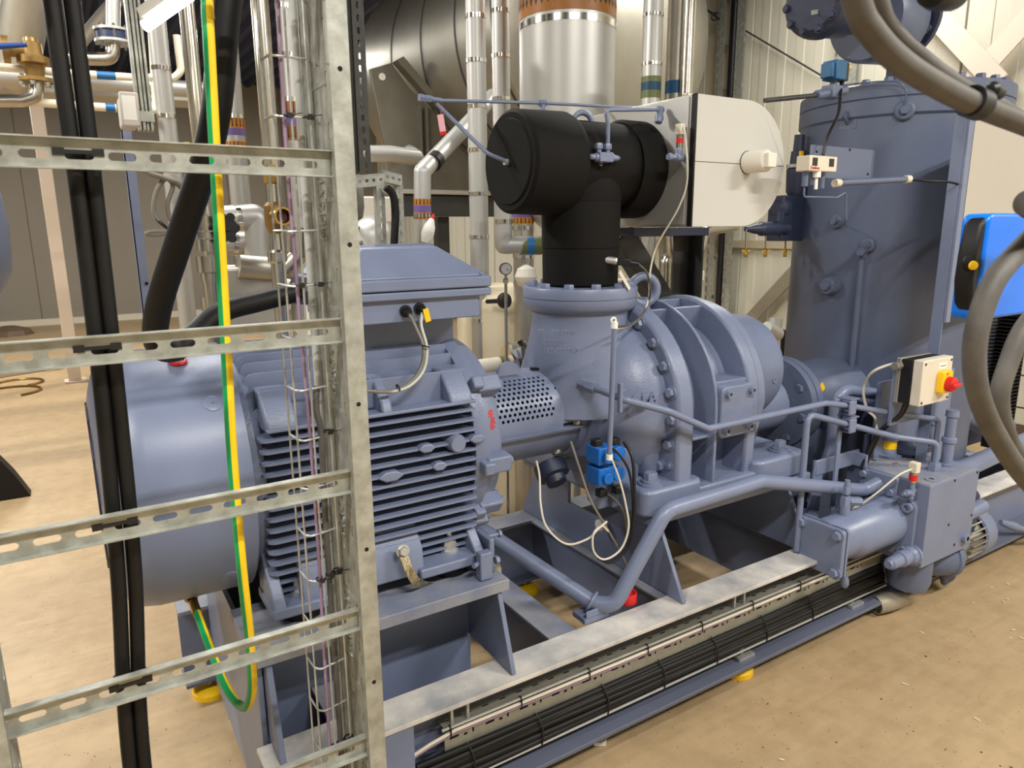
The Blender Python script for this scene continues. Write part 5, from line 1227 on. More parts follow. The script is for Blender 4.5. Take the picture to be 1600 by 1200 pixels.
# big silver vessel (axis along y)
VX, VZ, VR, VY0, VY1 = 3.92, 3.18, 1.07, 4.75, 7.6
ve = thing('silver_vessel', (VX, 6, VZ-VR), 'huge silver clad vessel hanging high behind the pipes', 'tank')
obj('cladding', B().lathe((VX, 0, VZ), (0, 1, 0), [(VY0-.28, .0), (VY0-.26, .35), (VY0-.18, .75), (VY0-.06, 1.02), (VY0, VR), (VY1, VR), (VY1+.1, .9), (VY1+.2, .0)], 96), 'duct', ve)
for y in (VY0+.05, VY0+.62, VY0+1.25, VY0+1.9): obj('seam_band', B().lathe((VX, 0, VZ), (0, 1, 0), [(y, VR), (y, VR+.004), (y+.025, VR+.004), (y+.025, VR)], 96, caps=False), 'dark_steel', ve)
# saddle and plinth of the vessel
sa = thing('vessel_saddle', (3.4, 6.2, 1.4), 'grey sheet steel saddle carrying the silver vessel', 'support')
ys_ = 6.1
poly = [(at(a, b_, 'y', ys_).x, at(a, b_, 'y', ys_).z) for a, b_ in ((578, 108), (612, 98), (640, 138), (690, 185), (760, 205), (900, 205), (900, 338), (640, 338), (614, 290))]
obj('saddle_plate', B().prism(poly, 'y', ys_, ys_+.03), 'saddle', sa, .004) if 'saddle' in MATS else None
pp_ = [(at(a, b_, 'y', ys_).x, at(a, b_, 'y', ys_).z) for a, b_ in ((612, 98), (622, 92), (700, 185), (692, 190))]
obj('saddle_flange', B().prism(pp_, 'y', ys_-.12, ys_), 'saddle', sa, .003)
c = at(597, 120, 'y', ys_-.002); obj('inspection_plug', B().cyl((c.x, ys_-.008, c.z), (c.x, ys_, c.z), .03, n=20), 'offwhite', sa)
for px in (652, 662): 
    q0, q1 = at(px, 165, 'y', ys_), at(px, 300, 'y', ys_); obj('stiffener', B().box(q0.x-.012, q0.x+.012, ys_-.06, ys_, q1.z, q0.z), 'saddle', sa)
q0, q1 = at(640, 296, 'y', ys_-.1), at(640, 338, 'y', ys_-.1)
obj('plinth_beam', B().box(at(600, 300, 'y', ys_).x, at(900, 300, 'y', ys_).x, ys_-.1, ys_+.05, q1.z, q0.z-.05), 'dark_steel', sa, .004)
obj('plinth_flange', B().box(at(600, 300, 'y', ys_).x, at(900, 300, 'y', ys_).x, ys_-.16, ys_+.05, q0.z-.04, q0.z), 'alu_dull', sa, .003)
for px in (700, 880):
    x = at(px, 330, 'y', ys_).x; obj('plinth_leg', B().box(x-.06, x+.06, ys_+.1, ys_+.2, 0, q1.z), 'dark_steel', sa)
# thick white suction riser with brown arrow band
t, c, r = vpipe('suction_riser', 886, 90, 3.1, 149, 'very thick silver clad suction riser with brown arrow band', 1.9, 4.26, 'alu', (46,), (), n=64)
za, zb_ = at(886, 36, 'y', 3.1).z, 3.2
obj('colour_band', B().lathe((c.x, c.y, 0), (0, 0, 1), [(za, r), (za, r+.002), (zb_, r+.002), (zb_, r)], 64, caps=False), 'band_brown', t)
arrows(t, c, r+.002, za+.02, za+.16, 46)
obj('elbow', B().tube(spline([(c.x, c.y, 1.95), (c.x, c.y, 1.80), (c.x+.12, c.y-.1, 1.72), (c.x+.3, c.y-.3, 1.70)]), r*.97, 40), 'alu', t)
# slim clad risers
vpipe('clad_riser', 746, 200, 3.4, 30, 'slim silver clad riser with steel straps just left of the black tee', 0, 4.26, 'alu', (27, 96, 167, 235, 303, 370, 438, 500))
vpipe('clad_riser', 783, 100, 3.7, 28, 'slim silver clad riser close behind the left end of the black tee', 1.65, 4.26, 'alu', (18, 88, 155))
vpipe('clad_riser', 1019, 80, 3.9, 31, 'slim silver clad riser with blue band above the white jacket', .8, 4.26, 'alu', (24, 101), ((121, 155, 'band_green'), (130, 143, 'band_blue')))
t, c, r = vpipe('clad_riser', 1058, 80, 3.9, 33, 'stainless riser beside the slim riser with the blue band', .8, 4.26, 'alu_dull', (), ((128, 148, 'band_blue'),))
obj('front_pipe', B().cyl((c.x-.02, c.y-.12, .8), (c.x-.02, c.y-.12, 4.26), .045, n=20), 'stainless', t)
vpipe('banded_riser', 818, 380, 3.2, 32, 'silver clad riser with purple and orange band below the black tee', 0, 1.75, 'alu_dull', (356, 400, 443), ((332, 340, 'band_purple'), (340, 350, 'band_orange')))
# stub elbow with blue band in front of it
el = runpipe('stub_elbow', PX((787, 300, 3.05), (787, 383, 3.05), (850, 383, 3.0)), 28, 'mitred silver clad elbow with blue band left of the black riser', 'alu', .004, straps=((0, .55),))
p0, p1 = PX((813, 384, 3.03), (845, 384, 3.0)); d = (p1-p0).normalized(); L = (p1-p0).length
obj('colour_band', B().lathe(p0, d, [(0, el[1]), (0, el[1]+.001), (L, el[1]+.001), (L, el[1])], 20, caps=False), 'band_green', el[0]); obj('colour_band', B().lathe(p0+d*L*.25, d, [(0, el[1]), (0, el[1]+.002), (L*.35, el[1]+.002), (L*.35, el[1])], 20, caps=False), 'band_blue', el[0])
# bent riser with purple band
br, r = runpipe('bent_riser', PX((660, 420, 3.6), (660, 268, 3.6), (735, 190, 3.9), (770, 150, 4.1)), 24, 'bent silver clad pipe with orange and purple band behind the terminal box', 'alu', .01, straps=((0, .12), (0, .55)))
c = at(660, 330, 'y', 3.6)
for a, b_, mm in ((311, 321, 'band_orange'), (321, 332, 'band_purple'), (332, 343, 'band_orange')):
    za, zb_ = at(660, b_, 'y', 3.6).z, at(660, a, 'y', 3.6).z
    obj('colour_band', B().lathe((c.x, c.y, 0), (0, 0, 1), [(za, r), (za, r+.0015), (zb_, r+.0015), (zb_, r)], 24, caps=False), mm, br)
    if 'orange' in mm: arrows(br, c, r+.0016, za, zb_, 14)
p0, p1 = PX((676, 255, 3.64), (682, 248, 3.67)); obj('black_joint', B().cyl(p0, p1, r*1.08, n=20), 'rubber', br)
wt = thing('wrapped_valve', tuple(at(672, 370, 'y', 3.5)), 'small valve wrapped in white film with a red tip', 'valve')
p0, p1 = PX((668, 365, 3.5), (675, 342, 3.5)); obj('wrap', B().lathe(p0, p1-p0, [(-.05, .02), (0, .035), (.04, .03), ((p1-p0).length, .012)], 12), 'white', wt)
p2 = at(678, 334, 'y', 3.5); obj('red_tip', B().cyl(p1, p2, .012, .004, n=10), 'red', wt)
# receiver drum clad in white behind the coupling
dr = thing('white_drum', tuple(at(800, 560, 'y', 3.0)), 'cream insulated drum behind the coupling guard', 'tank')
c = at(795, 520, 'y', 3.5); obj('drum_shell', B().lathe((c.x, c.y, 0), (0, 0, 1), [(.0, .30), (1.22, .30), (1.27, .26), (1.29, .15)], 48), 'cream', dr)
obj('drum_knob', B().lathe(PX((822, 432, 3.1))[0], (.0, 0, 1), [(-.06, .02), (-.03, .05), (.0, .06), (.04, .045), (.06, .01)], 16), 'offwhite', dr)
hp, r = runpipe('low_header', PX((742, 574, 2.75), (830, 562, 2.75), (900, 555, 2.75))+[V((at(900, 555, 'y', 2.75).x, 2.75, 0))], 22, 'low horizontal pipe with green and blue band behind the coupling guard', 'pvc', 0)
for (a, b_, mm) in ((779, 800, 'band_green'), (795, 802, 'band_blue')):
    p0, p1 = PX((a, 569, 2.75), (b_, 566, 2.75)); obj('colour_band', B().cyl(p0, p1, r*1.03, n=20), mm, hp)
ft = thing('crumpled_foil', tuple(at(812, 560, 'y', 2.7)), 'crumpled aluminium foil wrap on the low pipe', 'foil')
b = B(); rn = random.Random(3); bmv = []
c = at(812, 556, 'y', 2.72)
for i in range(7):
    for j in range(10):
        a = pi*2*j/10; bmv.append(c+V(((i-3)*.025, cos(a)*(.045+.025*rn.random()), sin(a)*(.05+.035*rn.random()))))
b.add(bmv, [(i*10+j, i*10+(j+1) % 10, (i+1)*10+(j+1) % 10, (i+1)*10+j) for i in range(6) for j in range(10)]+[tuple(range(9, -1, -1)), tuple(range(60, 70))]); obj('foil', b, 'chrome', ft, smooth=0)
# gauge
ga = thing('pressure_gauge', tuple(at(790, 450, 'y', 2.6)), 'small round pressure gauge behind the terminal box corner', 'gauge')
c = at(790, 420, 'y', 2.6); nd = V((-.35, -.94, 0)).normalized()
obj('case', B().lathe(c+nd*-.02, nd, [(0, .02), (.004, .0255), (.03, .0255), (.03, .022)], 28), 'dark_steel', ga); obj('dial', B().cyl(c+nd*.009, c+nd*.0112, .0222, n=28), 'white', ga)
obj('needle', B().bar(c+nd*.0118+V((.0, 0, 0)), c+nd*.0118+V((.012, -.004, -.008)), .002, .001, nd), 'black', ga)
b = B()
for k in range(9):
    a = -.6+k*(pi+1.2)/8; u = V((cos(a), 0, sin(a))); b.bar(c+nd*.0116+u*.017, c+nd*.0116+u*.021, .0012, .0008, nd)
obj('dial_marks', b, 'black', ga, kind='stuff')
obj('stem', B().cyl(c-V((0, 0, .025)), V((c.x, c.y, .0)), .007, n=10).hexa(c-V((0, 0, .06)), (0, 0, 1), .012, .02), 'stainless', ga)
obj('black_hand_valve', B().lathe(PX((785, 470, 3.14))[0], (.2, -1, .1), [(-.12, .012), (0, .012), (.0, .038), (.01, .042), (.03, .038), (.035, .02)], 20), 'black', None, label='black valve handle below the small round gauge', cat='valve handle')
# ---------------------------------------------------------------- slotted steel channels
def strut(name, px, py0, py1, Y, wpx, label, dark=False, turn=0):
    a, b_ = at(px, py0, 'y', Y), at(px, py1, 'y', Y); s_ = wpx*mpp(b_)
    z0, z1 = (b_.z if py1 < 500 else 0), a.z; x = a.x if py1 >= 500 else b_.x
    t = thing(name, (x, Y, z0), label, 'steel channel', 'slotted channels')
    n_ = max(4, int((z1-z0)/.05)); n_ = min(n_, 60); pit = (z1-z0)/n_
    sl = [(pit*(k+.5), s_/2, pit*.28, s_*.13) for k in range(n_)]
    m = 'dark_galv' if dark else 'galv'
    obj('slotted_face', B().plate_holes((x-s_/2, Y, z0), (0, 0, 1), (1, 0, 0), (0, -1, 0), z1-z0, s_, .003, sl), m, t)
    obj('side_face', B().box(x-s_/2, x-s_/2+.003, Y, Y+s_, z0, z1), m, t); obj('side_face', B().box(x+s_/2-.003, x+s_/2, Y, Y+s_, z0, z1), m, t)
    return t
strut('slotted_channel', 552, -20, 272, 3.3, 18, 'dark perforated channel right of the ladder, left of the pair', True)
strut('slotted_channel', 571, -20, 268, 3.28, 19, 'dark perforated channel right of the ladder, right of the pair', True)
for i, (px, y0, Y, w_) in enumerate(((594, 290, 3.2, 12), (622, 290, 3.35, 14))): strut('slotted_channel', px, y0, 800, Y, w_, ['short perforated channel behind the terminal box, nearer the ladder', 'short perforated channel behind the terminal box, nearer the bent pipe'][i])
for i, (p0, p1, w_) in enumerate((((545, 285, 3.2), (600, 280, 3.2), 18), ((600, 275, 3.3), (628, 282, 3.3), 16))):
    a, b_ = PX(p0, p1); s_ = w_*mpp(a); t = thing('cross_channel', tuple(a), ['perforated cross channel below the dark channel pair', 'short perforated cross channel beside the dark channel pair'][i], 'steel channel', 'slotted channels')
    d = (b_-a); L = d.length; d.normalize(); nn = int(L/.03); obj('slotted_face', B().plate_holes(a-V((0, 0, s_/2)), d, (0, 0, 1), (0, -1, 0), L, s_, .003, [(L/nn*(k+.5), s_*.5, L/nn*.25, s_*.14) for k in range(nn)]), 'galv', t)
    obj('flange', B().bar(a+V((0, .02, s_/2)), b_+V((0, .02, s_/2)), .05, .003), 'galv', t); obj('flange', B().bar(a+V((0, .02, -s_/2)), b_+V((0, .02, -s_/2)), .05, .003), 'galv', t)
obj('black_hose', B().tube(spline(PX((603, 292, 3.15), (614, 305, 3.15), (618, 335, 3.15), (616, 380, 3.15), (616, 420, 3.15))), .018, 10), 'rubber', None, label='black hose hanging between the short perforated channels', cat='hose')
obj('thin_black_cable', B().tube(spline(PX((526, 10, 3.4), (535, 28, 3.4), (545, 45, 3.4), (542, 52, 3.4), (527, 53, 3.4))), .006, 8), 'black', None, label='thin black cable loop at the top beside the ladder rail', cat='cable')
# silver round pipes behind the ladder rail
runpipe('level_pipe', PX((545, 240, 4.4), (610, 240, 4.4), (650, 246, 4.4), (640, 235, 6.0)), 24, 'horizontal silver pipe below the dark channels', 'alu', 0)
sb = thing('silver_dome', tuple(at(575, 370, 'y', 3.9)), 'silver domed vessel end peeking over the terminal box', 'tank')
c = at(578, 366, 'y', 4.1); obj('dome', B().lathe(c, (0, 0, 1), [(-c.z, .14), (0, .14), (.06, .12), (.10, .06), (.11, .0)], 28), 'alu', sb); obj('dome_ring', B().torus(c+V((-.12, -.1, 0)), (.5, -1, .3), .05, .012, 18, 8), 'stainless', sb)
wbx = at(580, 325, 'y', 4.3); obj('wall_unit', B().box(wbx.x-.16, wbx.x+.16, 4.3, 4.5, wbx.z-.09, wbx.z+.07), 'offwhite', None, .01, label='pale grey box behind the short perforated channels', cat='box')
bgp = at(547, 315, 'y', 3.6); obj('grey_cylinder', B().lathe((bgp.x, 3.6, bgp.z), (0, 0, 1), [(-bgp.z, .03), (-.1, .03), (-.08, .06), (-.03, .07), (.1, .07), (.14, .05)], 20), 'grey_cable', None, label='grey bulbous fitting just right of the ladder rail', cat='fitting')
# ---------------------------------------------------------------- left background pipes
vpipe('tall_pipe', 371, 250, 3.9, 30, 'silver pipe with orange and purple band beside the black supply cable', 1.3, 4.26, 'alu', (183,), ((186, 202, 'band_orange'), (202, 213, 'band_purple'), (222, 240, 'band_orange')))
vpipe('tall_pipe', 450, 100, 3.5, 26, 'silver pipe with brown and purple band between the basket wires', 1.35, 4.26, 'alu', (12, 87, 156), ((160, 181, 'band_brown'), (181, 197, 'band_purple'), (197, 220, 'band_brown')))
vpipe('tall_pipe', 456, 330, 3.6, 24, 'silver pipe low behind the wire basket', 0, 1.62, 'alu', (335,), ())
vpipe('tall_pipe', 413, 100, 2.9, 27, 'copper tinted stainless pipe behind the ladder top', 1.6, 4.26, 'stainless')
vpipe('tall_pipe', 300, 100, 3.6, 23, 'dull stainless pipe right of the tube light', 1.0, 4.26, 'stainless')
vpipe('tall_pipe', 262, 200, 4.3, 27, 'silver pipe rising behind the cream pipes', 0, 3.2, 'alu', (108, 182))
vpipe('tall_pipe', 328, 440, 3.0, 32, 'stainless pump column beside the thick black cable', 0, 1.35, 'stainless')
pc_ = thing('pump_coupling', tuple(at(323, 430, 'y', 2.95)), 'stainless stepped pipe coupling beside the earth cable', 'pipe fitting')
c = at(325, 400, 'y', 2.95); s_ = mpp(c)
b = B(); 
for (y0, y1, w_) in ((338, 360, 16), (362, 372, 20), (374, 392, 15), (400, 425, 18), (426, 440, 13), (440, 500, 11)):
    b.lathe((c.x, c.y, 0), (0, 0, 1), [(at(325, y1, 'y', 2.95).z, w_*s_), (at(325, y0, 'y', 2.95).z, w_*s_)], 16)
obj('stepped_body', b, 'stainless', pc_, kind='stuff')
# brass ball valve stack on the copper tinted pipe
bv = thing('brass_valve', tuple(at(429, 350, 'y', 2.6)), 'brass union and ball valve on a vertical pipe behind the basket', 'valve')
c = at(428, 330, 'y', 2.6); s_ = mpp(c)
def zrow(py): return at(428, py, 'y', 2.6).z
obj('upper_union', B().lathe((c.x, c.y, 0), (0, 0, 1), [(zrow(288), 9*s_), (zrow(286), 12*s_), (zrow(272), 12*s_), (zrow(258), 10*s_)], 8), 'brass', bv)
obj('mid_pipe', B().cyl((c.x, c.y, zrow(320)), (c.x, c.y, zrow(286)), 9*s_, n=18), 'stainless', bv)
obj('valve_body', B().lathe((c.x, c.y, 0), (0, 0, 1), [(zrow(365), 10*s_), (zrow(352), 15*s_), (zrow(322), 15*s_), (zrow(316), 10*s_)], 20), 'bronze', bv)
c2 = at(437, 338, 'y', 2.55); obj('open_port', B().lathe(c2+V((0, .02, 0)), (.1, -1, .0), [(0, 14*s_), (.05, 14*s_), (.05, 11*s_), (.0, 11*s_)], 24, caps=False), 'brass', bv); obj('port_inside', B().cyl(c2+V((0, .01, 0)), c2+V((.0, -.005, 0)), 11*s_, n=20), 'copper_dark', bv)
obj('lower_pipe', B().lathe((c.x, c.y, 0), (0, 0, 1), [(0, 11*s_), (zrow(412), 11*s_), (zrow(408), 15*s_), (zrow(394), 15*s_), (zrow(390), 10*s_), (zrow(362), 9*s_)], 18), 'stainless', bv)
# white clad elbows by the earth cable
runpipe('white_elbow', PX((340, 342, 3.3), (402, 338, 3.3), (402, 400, 3.3)), 38, 'white clad horizontal elbow behind the earth cable', 'alu', .02, straps=((0, .5),))
runpipe('white_elbow', PX((345, 378, 3.4), (372, 380, 3.4), (400, 380, 3.4)), 36, 'short white clad pipe under the horizontal elbow', 'alu', 0, straps=((0, .8),))
runpipe('foil_elbow', PX((462, 355, 3.2), (462, 400, 3.2), (440, 420, 3.2)), 34, 'shiny stainless elbow behind the wire basket', 'stainless', .02)
runpipe('white_stub', PX((430, 445, 3.0), (485, 445, 3.0))+[V((at(485, 445, 'y', 3.0).x, 3.0, 0))], 24, 'white pipe stub with black clamp behind the ladder rail', 'offwhite', 0)
runpipe('round_flange', PX((372, 415, 3.5), (400, 418, 3.5), (425, 420, 3.5)), 40, 'dull metal pump body behind the earth cable', 'alu_dull', 0)
pl_ = at(385, 455, 'y', 3.6); obj('feed_pump', B().box(pl_.x-.12, pl_.x+.16, 3.5, 3.8, pl_.z-.2, pl_.z+.12), 'alu_dull', None, .015, label='dull grey pump base behind the looping supply cable', cat='pump')
hv = thing('hand_knob', tuple(at(352, 350, 'y', 2.9)), 'black star knob beside the earth cable', 'knob')
c = at(353, 356, 'y', 2.9); b = B()
for k in range(6): a = k*pi/3; b.cyl(c+V((cos(a)*.03, 0, sin(a)*.045)), c+V((cos(a)*.03, -.03, sin(a)*.045)), .016, n=10)
b.cyl(c+V((0, .01, 0)), c+V((0, -.032, 0)), .038, n=18); obj('knob', b, 'black', hv); obj('hub', B().cyl(c+V((0, -.03, 0)), c+V((0, -.04, 0)), .012, n=10), 'black', hv)
# ---------------------------------------------------------------- high left: bronze valve, stainless elbows, cream pipes
YB = 5.2
bz = thing('bronze_valve', tuple(at(50, 128, 'y', YB)), 'bronze flanged valve with a blue lever at the top left', 'valve')
c = at(52, 95, 'y', YB); s_ = mpp(c)
def zr(py): return at(52, py, 'y', YB).z
obj('valve_body', B().lathe((c.x, YB, 0), (0, 0, 1), [(zr(128), 24*s_), (zr(122), 24*s_), (zr(121), 12*s_), (zr(103), 15*s_), (zr(100), 22*s_), (zr(89), 22*s_), (zr(88), 15*s_), (zr(68), 14*s_), (zr(66), 10*s_), (zr(60), 9*s_)], 28), 'bronze', bz)
b = B().lathe(at(38, 80, 'y', YB), (-1, .0, 0), [(0, 10*s_), (18*s_, 10*s_), (19*s_, 20*s_), (23*s_, 20*s_), (24*s_, 20*s_), (28*s_, 20*s_)], 24); obj('side_flange', b, 'bronze', bz)
a, b_ = PX((-10, 73, YB-.2), (42, 70, YB-.2)); obj('blue_lever', B().cyl(a, b_, 4.5*s_, 3.2*s_, n=12), 'lever_blue', bz)
for k in range(6):
    a = k*pi/3+.3; bolt(bz, (c.x+20*s_*cos(a), YB+20*s_*sin(a), zr(130)), (0, 0, -1), 3*s_, 4*s_, 'zinc')
runpipe('stainless_elbow', PX((-500, 158, YB), (35, 157, YB), (58, 150, YB), (57, 128, YB)), 20, 'stainless elbow joining the bronze valve from below', 'stainless', .06)
runpipe('fat_silver_pipe', [at(20, 128, 'y', 6.0), at(34, 40, 'y', 5.8), at(58, -90, 'y', 5.6)], 66, 'fat silver ribbed pipe behind the bronze valve', 'alu_dull', 0)
runpipe('slanted_pipe', PX((118, 75, 6.0), (160, 25, 5.8), (200, -20, 5.6)), 20, 'slanted silver pipe at the top left', 'alu', 0)
runpipe('drop_pipe', PX((177, -30, 5.6), (177, 45, 5.6)), 20, 'short silver pipe dropping onto the blue flange', 'alu', 0)
bf = thing('blue_flange_valve', tuple(at(177, 68, 'y', 5.6)), 'dark blue butterfly valve between steel flanges', 'valve')
c = at(177, 57, 'y', 5.6); s_ = mpp(c)
def zq(py): return at(177, py, 'y', 5.6).z
obj('valve_disc', B().cyl((c.x, c.y, zq(63)), (c.x, c.y, zq(50)), 24*s_, n=32), 'navy', bf)
for y0, y1 in ((50, 46), (68, 64)): obj('flange', B().cyl((c.x, c.y, zq(y0)), (c.x, c.y, zq(y1)), 27*s_, n=32), 'zinc', bf)
for k in range(8): a = k*pi/4; obj('tie_bolt', B().cyl((c.x+24*s_*cos(a), c.y+24*s_*sin(a), zq(73)), (c.x+24*s_*cos(a), c.y+24*s_*sin(a), zq(42)), 2*s_, n=8), 'chrome', bf)
runpipe('stainless_elbow', PX((177, 66, 5.6), (176, 92, 5.6), (148, 92, 5.6), (100, 90, 5.6)), 20, 'stainless elbow below the dark blue butterfly valve', 'stainless', .1)
def bandpipe(name, pts, w_, label, m, bands):
    t, r = runpipe(name, pts, w_, label, m, .03)
    for a, b_, mm in bands: obj('colour_band', B().cyl(a, b_, r*1.04, n=16), mm, t)
a0, a1 = PX((90, 113, 5.3), (209, 121, 5.3)); 
bandpipe('cream_pipe', [a0-V((4.5, 0, 0)), a0, a1], 12, 'cream plastic pipe with blue band, the upper one', 'pvc', [(a0.lerp(a1, .5), a0.lerp(a1, .75), 'band_blue')])
a0, a1 = PX((70, 161, 5.25), (182, 169, 5.25)); 
bandpipe('cream_pipe', [a0-V((4.5, 0, 0)), a0, a1], 13, 'cream plastic pipe with blue band, the lower one', 'pvc', [(a0.lerp(a1, .84), a0.lerp(a1, .98), 'band_blue')])
runpipe('cream_drop', PX((234, -20, 4.6), (238, 60, 4.6), (244, 160, 4.6), (240, 172, 4.6), (220, 175, 4.26)), 12, 'cream plastic pipe dropping beside the tube light', 'pvc', .06)
runpipe('cream_drop', PX((276, 55, 4.6), (283, 112, 4.6), (270, 123, 4.6), (232, 121, 4.6)), 11, 'cream plastic pipe bending behind the stainless pipe', 'pvc', .05)
a0, a1 = PX((-20, 138, 5.8), (330, 142, 5.8)); a0 = a0-V((5, 0, 0))
runpipe('header_pipe', [a0, a1], 24, 'long horizontal silver header pipe under the roof, left side', 'alu', 0, straps=((0, .82), (0, .95)))
obj('lower_duct', B().bar(PX((-20, 156, 6.2))[0]-V((5, 0, 0)), PX((330, 156, 6.2))[0], .3, .10), 'alu_dull', None, .01, label='flat silver duct below the long header pipe', cat='duct')
# tube light
tl_ = thing('tube_light', tuple(at(250, 25, 'y', 4.3)), 'glowing tube light fitting at the top left', 'lamp')
a, b_ = PX((227, 41, 3.0), (296, -8, 2.85)); 
obj('glowing_tube', B().cyl(a, b_, .021, n=16), 'tube_glow', tl_); obj('housing', B().bar(a+V((.01, .04, .045)), b_+V((.01, .04, .045)), .07, .035), 'alu_dull', tl_)
# junction box on channel
jb = thing('junction_box', tuple(at(200, 200, 'y', 3.2)), 'grey junction box fixed to the hanging channel', 'box')
a, b_ = PX((186, 145, 3.2), (219, 198, 3.2)); obj('box', B().box(a.x, b_.x, 3.2, 3.352, b_.z, a.z), 'box_grey', jb, .012); obj('lid', B().box(a.x-.004, b_.x+.004, 3.18, 3.2, b_.z-.004, a.z+.004), 'box_grey', jb, .008)
obj('bracket', B().box(b_.x-.03, b_.x+.07, 3.343, 3.36, (a.z+b_.z)/2-.02, (a.z+b_.z)/2+.02), 'galv', jb)
obj('label_print', B().box(a.x+.004, a.x+.05, 3.1785, 3.18, b_.z+.02, a.z-.01), 'white', jb)
ch = thing('hanging_channel', tuple(at(228, 205, 'y', 3.3)), 'ribbed galvanised channel hanging from the roof at the left', 'steel channel')
a = at(212, 0, 'y', 3.36); b_ = at(230, 204, 'y', 3.36); w2 = 22*mpp(b_)
for k in range(4): obj('channel_rib', B().box(b_.x-w2/2+k*w2/4, b_.x-w2/2+(k+.8)*w2/4, 3.36-.012*(k % 2), 3.40, b_.z, 4.26), 'galv', ch, .002)
obj('channel_back', B().box(b_.x-w2/2, b_.x+w2/2, 3.40, 3.41, b_.z, 4.26), 'galv', ch)
# left wall furniture
ps = at(90, 400, 'y', 9.0); po = thing('wall_post', (ps.x, 9, 0), 'pale square post standing in the far left corner', 'post'); obj('post', B().box(ps.x-.06, ps.x+.06, 8.94, 9.06, 0.02, 3.0), 'post', po, .004); obj('post_foot', B().box(ps.x-.1, ps.x+.1, 8.9, 9.1, 0, .02), 'post', po)
bp = at(218, 380, 'y', 4.6); t = thing('blue_post', (bp.x, 4.6, 0), 'thin blue grey angle post beside the black supply cable', 'post'); obj('angle_post', B().box(bp.x-.025, bp.x+.025, 4.6, 4.606, 0, at(212, 205, 'y', 4.6).z).box(bp.x-.025, bp.x-.019, 4.6, 4.65, 0, at(212, 205, 'y', 4.6).z), 'paint', t)
q = at(229, 443, 'y', 4.599); piece('bolt_hole', shared('bolt_hole', B().cyl((0, 0, 0), (0, 0, .001), .010, n=10), 'void'), t, q, (0, -1, 0))
cb = thing('coiled_cable', tuple(at(260, 370, 'y', 4.0)), 'grey cable hung up in coils left of the supply cable', 'cable')
for i, pts in enumerate((((213, 252), (228, 268), (258, 278), (285, 290), (290, 320), (280, 345), (255, 365), (230, 366), (240, 362), (290, 362)), ((214, 255), (235, 272), (268, 282), (286, 300), (284, 330), (268, 345), (262, 320), (270, 290), (258, 280), (244, 300), (240, 330), (252, 350)))):
    obj('cable_loop', B().tube(spline([at(a, b_, 'y', 4.0+.05*i) for a, b_ in pts]), .011, 8), 'grey_cable', cb)
obj('cable_tie', B().torus(at(253, 350, 'y', 4.0), (1, 0, 1), .03, .006, 12, 6), 'black', cb)
obj('small_ground_wire', B().tube(spline(PX((291, 222, 4.0), (294, 240, 4.0), (298, 268, 4.0), (298, 275, 4.0))), .013, 8), 'earth_yellow', None, label='short yellow wire hanging behind the top rung', cat='cable')
vb_ = thing('blue_vessel', tuple(at(-40, 360, 'y', 2.2)), 'rounded light blue vessel cut off by the left edge', 'tank')
c = at(-178, 360, 'y', 2.6); obj('shell', B().lathe((c.x-.42, c.y, c.z), (1, 0, .0), [(0, .30), (.46, .30), (.56, .28), (.64, .22), (.69, .12), (.70, 0)], 56), 'paint', vb_)
obj('support_leg', B().cyl((c.x-.4, c.y, 0), (c.x-.4, c.y, c.z-.28), .04), 'paint', vb_)
rb = at(12, 780, 'z', 0); obj('rubber_ramp', B().prism([(rb.x-.5, 0.002), (rb.x+.12, 0.002), (rb.x+.05, .16), (rb.x-.1, .42), (rb.x-.5, .45)], 'y', rb.y-.02, rb.y+.10), 'rubber', None, .004, label='black rubber block on the floor at the left edge', cat='rubber block')
for i, (px, py) in enumerate(((30, 598), (15, 612))):
    c = at(px, py, 'z', 0.012); obj('cable_offcut', B().torus((c.x, c.y, .012), (0, 0, 1), .22+.05*i, .012, 28, 6, .4, 5.2), 'brass', None, label=['ring of cable scrap on the floor beyond the motor', 'larger ring of cable scrap on the floor beyond the motor'][i], cat='scrap')
pr = thing('floor_profile', tuple(at(60, 575, 'z', 0)), 'flat metal profile lying on the floor by the far wall', 'metal profile'); a, b_ = at(-20, 588, 'z', .03), at(95, 570, 'z', .03); obj('profile', B().bar(a, b_, .16, .05), 'alu_dull', pr, .004); q = at(82, 578, 'z', .0); obj('clamp', B().lathe((q.x, q.y, 0), (0, 0, 1), [(0, .1), (.05, .1), (.07, .06)], 14), 'stainless', pr)
bxs = at(15, 523, 'z', 0); obj('scrap_heap', B().lathe((bxs.x, bxs.y, 0), (0, 0, 1), [(0, .35), (.08, .3), (.14, .1), (.15, 0)], 9), 'cellar_brown', None, smooth=0, label='low heap of brown packaging by the far wall', cat='packaging')
# ---------------------------------------------------------------- right wall: cable ladders, braces
def wall_ladder(name, pxa, pxb, row, label, x=5.9):
    ya, yb_ = at(pxa, row, 'x', x).y, at(pxb, row, 'x', x).y
    t = thing(name, (x, (ya+yb_)/2, 0), label, 'cable ladder', 'wall cable ladders')
    for y in (ya, yb_):
        n_ = 44; pit = 4.4/n_
        obj('side_rail', B().plate_holes((x-.05, y-.05, .1), (0, 0, 1), (0, 1, 0), (-1, 0, 0), 4.4, .10, .003, [(pit*(k+.5), .08, pit*.3, .007) for k in range(n_)]), 'galv', t)
        obj('rail_side', B().box(x-.05, x+.05, y+.047, y+.05, .1, 4.5), 'galv', t)
    rg = shared('rung', B().box(-.02, .02, min(ya, yb_), max(ya, yb_), -.02, .02), 'galv')
    for k in range(10): piece('rung', rg, t, (x, 0, .45+k*.42))
    obj('dark_cable', B().cyl((x-.0, (ya+yb_)/2+.0, .1), (x-.0, (ya+yb_)/2, 4.5), .045, n=12), 'black', t)
    return t
